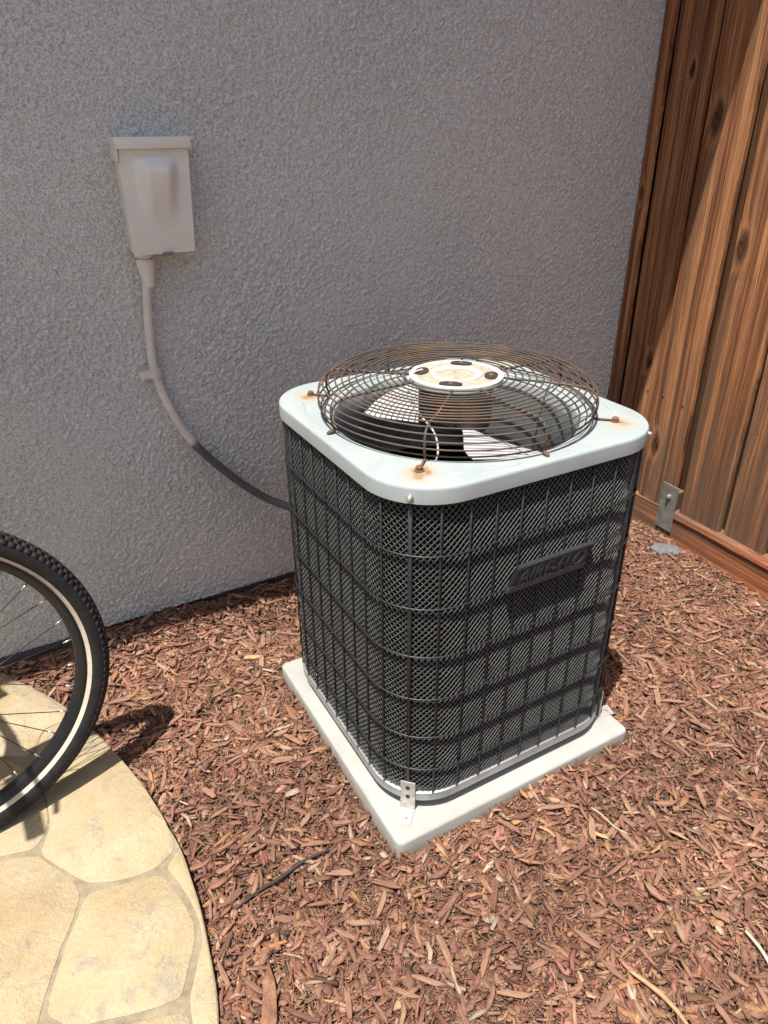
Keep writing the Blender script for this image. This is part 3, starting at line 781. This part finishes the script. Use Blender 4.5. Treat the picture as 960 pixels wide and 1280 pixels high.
# fan guard
PRO = [(.2620, .011), (.2665, .024), (.2672, .037), (.2640, .049), (.2565, .0580), (.2455, .0632)]
rings = PRO + [(.2455 - .0133 * i, .0632 + .0035 * math.sin(i / 11 * 1.57)) for i in range(1, 12)]
for r_, dz in rings:
    bm = bmesh.new(); jit = random.uniform(-.0006, .0006)
    tube(bm, [(p[0], p[1], p[2] + .0007 * math.sin(3 * i / 96 * 6.28 + r_ * 90)) for i, p in enumerate(circle_pts(r_ + jit, ZT + dz, 96))], 0.00165, 6, closed=True); A('guard_ring', bm, M['rust'], 0)
for k in range(8):
    a = R_(225 + 45 * k); u = Vector((math.cos(a), math.sin(a))); longf = (k % 2 == 0)
    prof = [(.085, .0655)] + [(r_, dz - .0030) for r_, dz in rings[::-1]][1:]
    prof += [(.2605, .004), (.275 if longf else .2665, .0022)] + ([(.301, .0020)] if longf else [(.272, .0010)])
    tw = 0.10 if longf else -0.10
    pts = []
    for r_, dz in prof:
        an = a + tw * (0.26 - min(r_, .26)) / 0.17
        pts.append((r_ * math.cos(an), r_ * math.sin(an), ZT + dz))
    bm = bmesh.new(); tube(bm, pts, 0.0024, 7); A('guard_spoke', bm, M['rust'], 0)
    if longf:
        bm = bmesh.new()
        lathe(bm, [(0, .0085), (.0045, .0085), (.0062, .007), (.0062, .002), (.0085, .0015), (.0085, -.0004), (0, -.0004)][::-1], 10, (u.x * .302, u.y * .302, ZT + .0005)); A('guard_bolt', bm, M['bolt'], 35)
    else:
        bm = bmesh.new(); tube(bm, [(u.x * .262, u.y * .262, ZT + .0050), (u.x * .271, u.y * .271, ZT + .0035), (u.x * .276, u.y * .276, ZT + .001)], [.003, .0045, .003], 8); A('guard_clip', bm, M['bolt'], 0)
# hub plate with four kidney slots, dusty ring and cap
HZ = ZT + .067
def slot(ang, r0, r1, half, n=24):
    rm, ra, tb_ = (r0 + r1) / 2, (r1 - r0) / 2, math.sin(half) * (r0 + r1) / 2; P = []
    for i in range(n):
        t = 2 * math.pi * i / n; x, y = rm + ra * math.cos(t), tb_ * math.sin(t); c, s_ = math.cos(ang), math.sin(ang); P.append((x * c - y * s_, x * s_ + y * c))
    return P
bm = bmesh.new(); lathe(bm, [(.050, -.004), (.050, .0006), (.078, .0006), (.080, .0028), (.088, .0030), (.0905, .0015), (.0905, -.007), (.0895, -.007), (.0890, 0)], 64, (0, 0, HZ))
hub = A('hub_plate', bm, M['hub'], 35)
bm = bmesh.new(); lathe(bm, [(.038, -.001), (.041, .0032), (.0495, .0034), (.0505, .0008)], 48, (0, 0, HZ)); A('hub_ring', bm, M['hub'], 35, hub).location = (0, 0, 0)
bm = bmesh.new(); lathe(bm, [(0.0001, .0012), (.034, .0016), (.039, .0004)], 48, (0, 0, HZ)); A('hub_cap', bm, M['hubtan'], 35, hub)
bm = bmesh.new(); lathe(bm, [(.0508, .0016), (.064, .0018), (.0775, .0014)], 64, (0, 0, HZ)); A('dust_ring', bm, M['hubtan'], 0, hub)
for k in range(4):
    P = slot(R_(222 + 5 + 90 * k), .054, .080, R_(19)); bm = bmesh.new()
    lo = [bm.verts.new((x, y, HZ + .0040)) for x, y in P]; bm.faces.new(lo)
    q = [bm.verts.new((x * 1.0, y * 1.0, HZ + .0005)) for x, y in P]
    for i in range(len(P)): bm.faces.new((lo[i], lo[(i + 1) % len(P)], q[(i + 1) % len(P)], q[i]))
    s_ = A('slot', bm, M['dark'], None, hub)
    P2 = slot(R_(222 + 5 + 90 * k), .056, .078, R_(8)); bm = bmesh.new(); cx_ = (math.cos(R_(227 + 90 * k)) * .067, math.sin(R_(227 + 90 * k)) * .067)
    lathe(bm, [(0.0001, .0068), (.0035, .0066), (.005, .0048), (.005, .0038)], 10, (cx_[0], cx_[1], HZ)); A('nut', bm, M['bolt'], 35, hub)
# motor and fan
bm = bmesh.new(); lathe(bm, [(.0001, .052), (.066, .050), (.072, .044), (.072, -.025), (.066, -.036), (.014, -.038), (.012, -.05), (.0001, -.05)][::-1], 40, (0, 0, ZT)); A('fan_motor', bm, M['motor'], 35)
for k in range(4):
    a = R_(45 + 90 * k); p0, p1 = Vector((math.cos(a) * .066, math.sin(a) * .066)), Vector((math.cos(a) * .066, math.sin(a) * .066))
    bm = bmesh.new(); tube(bm, [(p0.x, p0.y, ZT + .03), (p1.x, p1.y, HZ)], .005, 8); A('motor_stud', bm, M['bolt'], 0)
bm = bmesh.new(); lathe(bm, [(.0001, -.039), (.04, -.039), (.046, -.044), (.046, -.060), (.0001, -.062)][::-1], 32, (0, 0, ZT)); A('fan_hub', bm, M['alu'], 35)
for k in range(2):
    a0 = R_(270 + 180 * k); bm = bmesh.new(); grid = []
    nr, nc = 9, 10
    for i in range(nr):
        rr_ = .042 + (.222 - .042) * i / (nr - 1); row = []
        hw = R_(20 + 9 * math.sin(min(1, i / (nr - 1) * 1.15) * 1.57)) * (1 - .10 * max(0, i / (nr - 1) - .8) / .2)
        for j in range(nc):
            t = j / (nc - 1) * 2 - 1; an = a0 + hw * t
            z = ZT - .033 + (-t) * .022 * (0.6 + .4 * rr_ / .222) + .010 * (1 - t * t)
            row.append(bm.verts.new((rr_ * math.cos(an), rr_ * math.sin(an), z)))
        grid.append(row)
    shell(bm, grid, (0, 0, -0.0016))
    A('fan_blade', bm, M['alu'], 40)
# motor lead wire drooping from a slot to the edge of the hole
a = R_(137); pts = catmull([(math.cos(a) * .066, math.sin(a) * .066, HZ + .006), (-.075, .038, HZ + .004), (-.094, .025, HZ - .012), (-.102, -.02, HZ - .045), (-.10, -.08, HZ - .07), (-.13, -.14, HZ - .085), (-.165, -.17, HZ - .095)], 8)
bm = bmesh.new(); tube(bm, pts, .0019, 6); A('lead_wire', bm, M['wirew'], 0)
# badge on the front
bx, bz = -0.093, 0.5285 ; yf = -0.2925 - 0.0025
def par(bm, x0, x1, z0, z1, ya, yb_, sk=0.55, rise=0.0):
    f = lambda x, z: x + (z - 0.53) * sk
    c = [(x0, z0), (x1, z0), (x1, z1), (x0, z1)]
    A_ = [bm.verts.new((f(x, z), ya, z)) for x, z in c]; B_ = [bm.verts.new((f(x, z), yb_, z)) for x, z in c]
    bm.faces.new(A_); bm.faces.new(B_[::-1])
    for i in range(4): bm.faces.new((A_[i], A_[(i + 1) % 4], B_[(i + 1) % 4], B_[i]))
bm = bmesh.new(); par(bm, -.080, .092, .5360, .5730, yf, yf + .009); badge = A('badge', bm, M['badgel'])
bm = bmesh.new(); par(bm, -.081, .093, .5725, .5765, yf - .002, yf + .009); A('badge_rim', bm, M['badge'], None, badge)
bm = bmesh.new(); par(bm, -.081, .093, .5310, .5405, yf - .002, yf + .009); A('badge_rim', bm, M['badge'], None, badge)
cu = bpy.data.curves.new('lettering', 'FONT'); cu.body = 'AIRE-FLO'; cu.size = 0.052; cu.shear = 0.5; cu.extrude = 0.0014; cu.align_x = 'CENTER'; cu.space_character = 0.98; cu.offset = 0.0004
tob = bpy.data.objects.new('lettering_tmp', cu); COL.objects.link(tob)
dg = bpy.context.evaluated_depsgraph_get(); lme = bpy.data.meshes.new_from_object(tob.evaluated_get(dg)); bpy.data.objects.remove(tob)
lme.name = 'lettering'; lme.materials.clear()
xs = [v_.co.x for v_ in lme.vertices]; wx = max(xs) - min(xs); mx = (max(xs) + min(xs)) / 2
lo_ = link('lettering', lme, M['badge'], badge); 
lo_.matrix_local = Matrix.Translation((0.0185, yf - .0005, .5412 - .0417)) @ Matrix.Rotation(R_(90), 4, 'X') @ Matrix.Diagonal((0.163 / wx, 0.0310 / 0.0379, 1, 1)) @ Matrix.Translation((-mx, 0, 0))
# hold-down brackets on the base rail
def bracket(a, foot, tw):
    k = (.2875 - .118) * math.sqrt(2) + .118
    Mx = Matrix.Translation((math.cos(R_(a)) * k, math.sin(R_(a)) * k, 0)) @ Matrix.Rotation(R_(a + tw), 4, 'Z')
    bm = bmesh.new(); box(bm, (.0012, -.015, .0425), (.0032, .015, .118), .0006, 1); box(bm, (.0032, -.015, .0418), (foot, .015, .0438), .0006, 1)
    bmesh.ops.transform(bm, matrix=Mx, verts=bm.verts); b = A('hold_down_bracket', bm, M['strap'], 30)
    for z in (.078, .102):
        bm = bmesh.new(); lathe(bm, [(.0001, .0012), (.0042, .0012), (.0046, 0)], 12)
        bmesh.ops.transform(bm, matrix=Mx @ Matrix.Translation((.0033, 0, z)) @ Matrix.Rotation(R_(90), 4, 'Y'), verts=bm.verts); A('bolt_hole', bm, M['dark'], None, b)
    bm = bmesh.new(); lathe(bm, [(.0001, .005), (.004, .005), (.005, .003), (.005, 0)], 10)
    bmesh.ops.transform(bm, matrix=Mx @ Matrix.Translation((foot * .65, 0, .0438)), verts=bm.verts); A('anchor_screw', bm, M['strap'], 35, b)
bracket(225, .042, 0); bracket(317, .042, 30)

# ------------------------------------------------------------------ disconnect box on the wall
bxo = tag(empty('disconnect_box', (0.392, YW, 1.01)), 'tapered beige electrical disconnect box mounted on the stucco wall', 'electrical box')
def B(name, bm, mat, smooth=None, parent=None):
    for v_ in bm.verts:
        if v_.co.y < YW - .03: v_.co.y -= .024; v_.co.x *= .986; v_.co.z = 1.25 - (1.25 - v_.co.z) * .986
    bmesh.ops.translate(bm, verts=bm.verts, vec=(-0.392, -YW, -1.01)); return obj(name, bm, mat, parent or bxo, smooth)
def taper(bm, secs):
    """secs: list of (z, x0, x1, ya, yb) rectangles stacked"""
    rows = [[bm.verts.new(p) for p in ((a, ya, z), (b, ya, z), (b, yb_, z), (a, yb_, z))] for z, a, b, ya, yb_ in secs]
    for A_, B_ in zip(rows, rows[1:]):
        for k in range(4): bm.faces.new((A_[k], A_[(k + 1) % 4], B_[(k + 1) % 4], B_[k]))
    bm.faces.new(rows[0][::-1]); bm.faces.new(rows[-1])
    bmesh.ops.bevel(bm, geom=list(bm.edges), offset=.0018, segments=2, affect='EDGES', profile=.5)
yb0 = YW + .004
bm = bmesh.new(); taper(bm, [(1.012, .3200, .4560, YW - .044, yb0), (1.232, .3175, .4665, YW - .052, yb0)]); B('body', bm, M['boxp'], 30)
bm = bmesh.new(); taper(bm, [(1.2185, .3135, .4705, YW - .066, yb0), (1.241, .3135, .4705, YW - .066, yb0)]); B('hood', bm, M['boxp'], 30)
bm = bmesh.new(); taper(bm, [(1.196, .3130, .3172, YW - .060, yb0), (1.219, .3130, .3172, YW - .062, yb0)]); B('hood', bm, M['boxp'], 30)
# cover: sheet with a pressed bulge, wide at the top and fading downwards
bm = bmesh.new(); NX, NZ = 44, 60; grid = []
sm = lambda t: 0 if t <= 0 else 1 if t >= 1 else t * t * (3 - 2 * t)
for j in range(NZ + 1):
    z = 1.0085 + (1.2180 - 1.0085) * j / NZ; f = j / NZ; xa = .3190 + (.3165 - .3190) * f; xb = .4580 + (.4685 - .4580) * f; row = []
    for i in range(NX + 1):
        u = i / NX; x = xa + (xb - xa) * u
        zc = sm((f - .22) / .60) * sm((.955 - f) / .16)
        inner = .25 + .06 * (1 - f); bul = sm((u - (.16 + .08 * (1 - f))) / .20) * sm(((.84 - .08 * (1 - f)) - u) / .20)
        y = YW - .0475 - .008 * f - .027 * bul * zc
        if i in (0, NX): y += .006
        row.append(bm.verts.new((x, y, z)))
    grid.append(row)
shell(bm, grid, (0, 0.0016, 0))
B('cover', bm, M['boxp'], 50)
bm = bmesh.new(); box(bm, (.382, YW - .0545, 1.0045), (.404, YW - .0465, 1.0115), .001); B('latch', bm, M['plate'], 30)

# ------------------------------------------------------------------ conduit
cond = tag(empty('conduit', (0.344, YW - .03, 1.0)), 'bent grey conduit pipe running from the box to the air conditioner', 'conduit')
def Cn(name, bm, mat, smooth=0):
    bmesh.ops.translate(bm, verts=bm.verts, vec=(-0.344, -(YW - .03), -1.0)); return obj(name, bm, mat, cond, smooth)
yp = YW - .030
PP = catmull([(.3435, yp, 1.012), (.342, yp, .97), (.334, yp + .004, .90), (.327, yp + .008, .82), (.327, yp + .01, .735), (.350, yp + .008, .633), (.392, yp - .002, .540), (.476, yp - .006, .430), (.556, yp - .022, .352), (.610, yp - .05, .322), (.68, yp - .10, .29), (.75, yp - .25, .275), (.76, yp - .42, .275)], 8)
ks = min(range(len(PP)), key=lambda i: abs(PP[i].z - .543))
bm = bmesh.new(); tube(bm, PP[:ks + 1], .0108, 16); Cn('painted_pipe', bm, M['pipe'])
bm = bmesh.new(); tube(bm, PP[ks:], .0110, 16); Cn('bare_pipe', bm, M['pipedark'])
bm = bmesh.new(); lathe(bm, [(.0001, -.062), (.0135, -.062), (.0145, -.058), (.0150, -.045), (.0200, -.014), (.0205, -.002), (.0150, -.001), (.0150, .003), (.0215, .0035), (.0215, .012), (.0001, .012)], 28, (.3435, yp, 1.0)); Cn('fitting', bm, M['boxp'], 35)
pc = min(PP, key=lambda p: abs(p.z - .735))
bm = bmesh.new(); lathe(bm, [(.0105, -.0095), (.0148, -.0095), (.0148, .0095), (.0105, .0095)], 24, (0, 0, 0)); box(bm, (-.036, -.002, -.0085), (-.009, .0125, .0085), .001, 1)
bmesh.ops.transform(bm, matrix=Matrix.Translation(pc) @ Matrix.Rotation(R_(-10), 4, 'Y'), verts=bm.verts); Cn('strap', bm, M['pipe'], 35)
bm = bmesh.new(); lathe(bm, [(.0001, .004), (.0035, .003), (.004, 0)], 10); bmesh.ops.transform(bm, matrix=Matrix.Translation(pc + Vector((-.025, .004, .004))) @ Matrix.Rotation(R_(90), 4, 'X'), verts=bm.verts); Cn('strap_screw', bm, M['steel'])

# ------------------------------------------------------------------ bicycle
WR, PH, LEAN = 0.336, 0.167, 0.124
bike = tag(empty('bicycle', (-0.263, 1.2187, 0.0155), PH), 'bicycle with black whitewall tyre parked on the tan patio', 'bicycle')
bike.rotation_euler = (LEAN * -1.0, 0, PH)
# local frame: x forwards, y towards the house wall, z up; the front axle at (0,0,WR)
MIR = False
def Bk(name, bm, mat, smooth=0, parent=None):
    if MIR:
        for v_ in bm.verts: v_.co.x = -1.06 - v_.co.x
    return obj(name, bm, mat, parent or bike, smooth)
def wheel(cx, cog):
    rot = Matrix.Translation((cx, 0, WR)) @ Matrix.Rotation(R_(90), 4, 'X')
    bm = bmesh.new(); lathe(bm, [(.277, -.0135), (.282, -.0155), (.287, -.0150), (.287, .0150), (.282, .0155), (.277, .0135), (.270, .009), (.268, 0), (.270, -.009)], 96, closed=True)
    bmesh.ops.transform(bm, matrix=rot, verts=bm.verts); w = Bk('wheel', bm, M['rim'], 40)
    bm = bmesh.new(); prof = []
    for i in range(22):
        t = -2.55 + 5.1 * i / 21; prof.append((.3095 + .0258 * math.cos(t), .0250 * math.sin(t)))
    lathe(bm, prof, 120); bmesh.ops.transform(bm, matrix=rot, verts=bm.verts); ty = Bk('tyre', bm, M['tyre'], 0, w)
    # tread blocks
    Vv, Ff = [], []
    for k in range(132):
        for row, (t0, t1) in enumerate(((-1.25, -.86), (-.76, -.42), (-.34, -.03), (.03, .34), (.42, .76), (.86, 1.25))):
            a0 = 2 * math.pi * (k + (.5 if row % 2 else 0)) / 132; da = 2 * math.pi / 132 * .45; b = len(Vv)
            for lift in (-.0012, .0004):
                for (aa, tt) in ((a0 - da, t0), (a0 + da, t0), (a0 + da, t1), (a0 - da, t1)):
                    r_ = .3095 + (.0258 + lift) * math.cos(tt); z_ = (.0250 + lift) * math.sin(tt)
                    p = rot @ Vector((r_ * math.cos(aa), r_ * math.sin(aa), z_)); Vv.append(p[:])
            Ff += [(b + 4, b + 5, b + 6, b + 7)] + [(b + i, b + (i + 1) % 4, b + 4 + (i + 1) % 4, b + 4 + i) for i in range(4)]
    me = np_mesh('tread', np.array(Vv), np.array(Ff)); tag(link('tread', me, M['tyre'], w), kind='stuff')
    for s in (-1, 1):
        bm = bmesh.new(); pr = []
        for i in range(5):
            t = s * (2.16 + .48 * i / 4); pr.append((.3095 + .0263 * math.cos(t), .0255 * math.sin(t)))
        lathe(bm, pr, 120); bmesh.ops.transform(bm, matrix=rot, verts=bm.verts); Bk('whitewall', bm, M['cream'], 0, w)
    bm = bmesh.new(); lathe(bm, [(.0001, -.06), (.006, -.06), (.007, -.04), (.022, -.036), (.023, -.03), (.013, -.02), (.013, .02), (.023, .03), (.022, .036), (.007, .04), (.006, .06), (.0001, .06)], 24)
    bmesh.ops.transform(bm, matrix=rot, verts=bm.verts); Bk('hub', bm, M['chrome'], 30, w)
    for k in range(32):
        s = 1 if k % 2 else -1; a = 2 * math.pi * k / 32; ah = a + (1.25 if (k // 2) % 2 else -1.25)
        p0 = rot @ Vector((.021 * math.cos(ah), .021 * math.sin(ah), s * .032)); p1 = rot @ Vector((.2695 * math.cos(a), .2695 * math.sin(a), s * .003))
        d_ = (p1 - p0); q0 = p0 + d_ * .945
        bm = bmesh.new(); tube(bm, [p0, q0], .001, 6); Bk('spoke', bm, M['chrome'], 0, w)
        bm = bmesh.new(); tube(bm, [q0 - d_ * .01, p1], .0019, 6); Bk('nipple', bm, M['steel'], 0, w)
    if cog:
        bm = bmesh.new()
        for q, rc in enumerate((.056, .050, .044, .038, .032, .027)):
            n = int(rc * 500); pts = []
            for i in range(n * 2): rr_ = rc + (.003 if i % 2 else -.003); an = math.pi * i / n; pts.append((rr_ * math.cos(an), rr_ * math.sin(an)))
            z_ = .030 + q * .0042; lo = [bm.verts.new((x, y, z_)) for x, y in pts]; hi = [bm.verts.new((x, y, z_ + .002)) for x, y in pts]
            bm.faces.new(lo[::-1]); bm.faces.new(hi)
            for i in range(len(pts)): bm.faces.new((lo[i], lo[(i + 1) % len(pts)], hi[(i + 1) % len(pts)], hi[i]))
        bmesh.ops.transform(bm, matrix=rot, verts=bm.verts); Bk('cassette', bm, M['chrome'], None, w)
    return w
wheel(0, False); wheel(-1.06, True)
MIR = True
z = WR
def tb(name, pts, r, mat='frame'): bm = bmesh.new(); tube(bm, pts, r, 12); return Bk(name, bm, M[mat])
BB = (-.43, 0, .285); ST = (-.56, 0, .70); HT = (-.94, 0, .76); HB = (-.985, 0, .66)
MIR = True
tb('seat_tube', [BB, (-.605, 0, .84)], .0155); tb('down_tube', [BB, HB], .018); tb('top_tube', [ST, HT], .0155); tb('head_tube', [(-.93, 0, .80), (-.99, 0, .63)], .019)
for s in (-1, 1):
    tb('chain_stay', [BB, (-.30, s * .035, .30), (0, s * .066, z)], .0095); tb('seat_stay', [ST, (-.36, s * .045, .58), (0, s * .066, z)], .0085)
    tb('fork_blade', [(-.99, 0, .63), (-1.0, s * .055, .58), (-1.04, s * .055, .42), (-1.06, s * .055, z)], .011)
    bm = bmesh.new(); box(bm, (-.022, s * .066 - .003, z - .03), (.018, s * .066 + .003, z + .022), .002); Bk('dropout', bm, M['frame'])
tb('seat_post', [(-.60, 0, .83), (-.625, 0, .93)], .0125, 'chrome'); tb('stem', [(-.925, 0, .79), (-.895, 0, .93), (-.875, 0, 1.0)], .013, 'chrome')
tb('handlebar', catmull([(-.835, -.31, 1.005), (-.85, -.2, 1.01), (-.873, -.06, 1.0), (-.873, .06, 1.0), (-.85, .2, 1.01), (-.835, .31, 1.005)], 6), .012, 'chrome')
for s in (-1, 1):
    tb('grip', [(-.852, s * .19, 1.01), (-.842, s * .25, 1.008), (-.833, s * .318, 1.005)], .0185, 'saddle')
    tb('brake_lever', [(-.86, s * .165, 1.005), (-.91, s * .17, .99), (-.90, s * .25, .98), (-.89, s * .28, .98)], [.014, .010, .006, .006], 'saddle')
    bm = bmesh.new(); box(bm, (-.875, s * .15 - .02, .985), (-.83, s * .15 + .02, 1.03), .006); Bk('shifter', bm, M['saddle'])
bm = bmesh.new(); secs = []
for i, (x_, w_, h_) in enumerate(((-.76, .012, .012), (-.73, .02, .022), (-.66, .032, .028), (-.58, .068, .035), (-.52, .085, .034), (-.495, .06, .02))):
    secs.append([bm.verts.new((x_, w_ * math.cos(t), .955 + h_ * math.sin(t) * (1 if math.sin(t) > 0 else .8))) for t in [2 * math.pi * k / 12 for k in range(12)]])
for A_, B_ in zip(secs, secs[1:]):
    for k in range(12): bm.faces.new((A_[k], A_[(k + 1) % 12], B_[(k + 1) % 12], B_[k]))
bm.faces.new(secs[0][::-1]); bm.faces.new(secs[-1]); Bk('saddle', bm, M['saddle'])
bm = bmesh.new(); lathe(bm, [(.03, -.002), (.088, -.002), (.088, .002), (.03, .002)], 40, closed=True); bmesh.ops.transform(bm, matrix=Matrix.Translation((BB[0], -.052, BB[2])) @ Matrix.Rotation(R_(90), 4, 'X'), verts=bm.verts); Bk('chainring', bm, M['chrome'], 30)
for s in (-1, 1):
    d_ = Vector((math.cos(R_(-30)) * s, 0, math.sin(R_(-30)) * s)) * .17
    tb('crank', [(BB[0], -s * .06, BB[2]), (BB[0] + d_.x, -s * .075, BB[2] + d_.z)], .009, 'chrome')
    bm = bmesh.new(); box(bm, (BB[0] + d_.x - .045, -s * .08 - (.09 if s > 0 else 0), BB[2] + d_.z - .012), (BB[0] + d_.x + .045, -s * .08 + (0 if s > 0 else .09), BB[2] + d_.z + .012), .003); Bk('pedal', bm, M['saddle'])
tb('chain', [(BB[0], -.052, BB[2] + .088), (0, -.045, z + .045)], .004, 'chrome'); tb('chain', [(BB[0], -.052, BB[2] - .088), (.01, -.05, z - .12), (.0, -.045, z - .045)], .004, 'chrome')
bm = bmesh.new(); box(bm, (-.012, -.072, z - .155), (.028, -.055, z - .02), .004); Bk('derailleur', bm, M['saddle'])

# ------------------------------------------------------------------ loose things on the mulch
def on(x, y, dz=0.018): return (x, y, float(height(x, y)) + dz)
def piece(name, L, Wd, T, mat, loc, rz, label, cat, seed, ry=0.0, rx=0.0):
    me = chip_mesh(L, Wd, T, seed).copy(); me.materials.clear(); me.name = name
    o = link(name, me, M[mat]); o.location = loc; o.rotation_euler = (rx, ry, rz); return tag(o, label, cat)
piece('wood_offcut', .043, .0125, .007, 'yellow', on(.404, 1.468, .021), R_(-22), 'short yellow wood offcut on the mulch between box conduit and pad', 'wood piece', 501)
piece('pale_splinter', .075, .012, .006, 'pale', on(.075, 1.685, .021), R_(42), 'bleached pale wood splinter lying beside the bicycle tyre', 'wood piece', 502)
piece('bark_slab', .105, .026, .013, 'bark', on(.133, .652, .023), R_(70), 'largest thick brown bark slab by the patio edge', 'bark', 503)
piece('dry_leaf', .036, .0075, .0012, 'leaf', on(.819, .612, .026), R_(118), 'narrow orange dry leaf lying on the mulch', 'leaf', 504, .08)
def strand(name, pts, r, mat, label, cat):
    c = catmull(pts, 6); bm = bmesh.new(); o = Vector(pts[0]); n = len(c)
    tube(bm, [p - o for p in c], [r * (.55 + .45 * math.sin(math.pi * min(1, max(.0, i / (n - 1) * .9 + .08)))) for i in range(n)], 7)
    ob = obj(name, bm, M[mat], None, 0); ob.location = o; return tag(ob, label, cat)
strand('dark_stick', [on(.338, .857, .024), on(.287, .862, .024), on(.235, .853, .023), on(.19, .847, .022), on(.14, .836, .018)], .0034, 'blackstick', 'long thin blackish stick lying between patio and pad', 'stick')
strand('straw_stem', [on(.842, .665, .026), on(.850, .640, .028), on(.858, .612, .024), on(.872, .590, .02)], 0.0017, 'straw', 'thin tan straw stem beside the dry leaf', 'straw')
strand('curved_twig', [on(.680, .400, .022), on(.694, .360, .026), on(.700, .325, .024), on(.694, .280, .020)], .0042, 'twig', 'curved tan twig lying alone on the mulch', 'twig')
strand('green_stem', [on(.908, .350, .024), on(.902, .318, .027), on(.892, .285, .026), on(.884, .25, .02)], .0030, 'stem', 'thick pale greenish dry stem on the mulch', 'stem')
bm = bmesh.new(); bmesh.ops.create_icosphere(bm, subdivisions=3, radius=1)
for v_ in bm.verts:
    n_ = v_.co.copy(); v_.co = Vector((n_.x * .050, n_.y * .032, n_.z * .013)) * (1 + .12 * math.sin(n_.x * 5 + 1) * math.cos(n_.y * 4) + .05 * math.sin(9 * n_.y + n_.x * 7))
o = tag(obj('flat_stone', bm, M['stone'], None, 0), 'flat grey stone half sunk in mulch below the fence plate', 'stone'); o.location = on(1.800, 1.318, .012); o.rotation_euler = (0.05, 0.06, R_(-35))
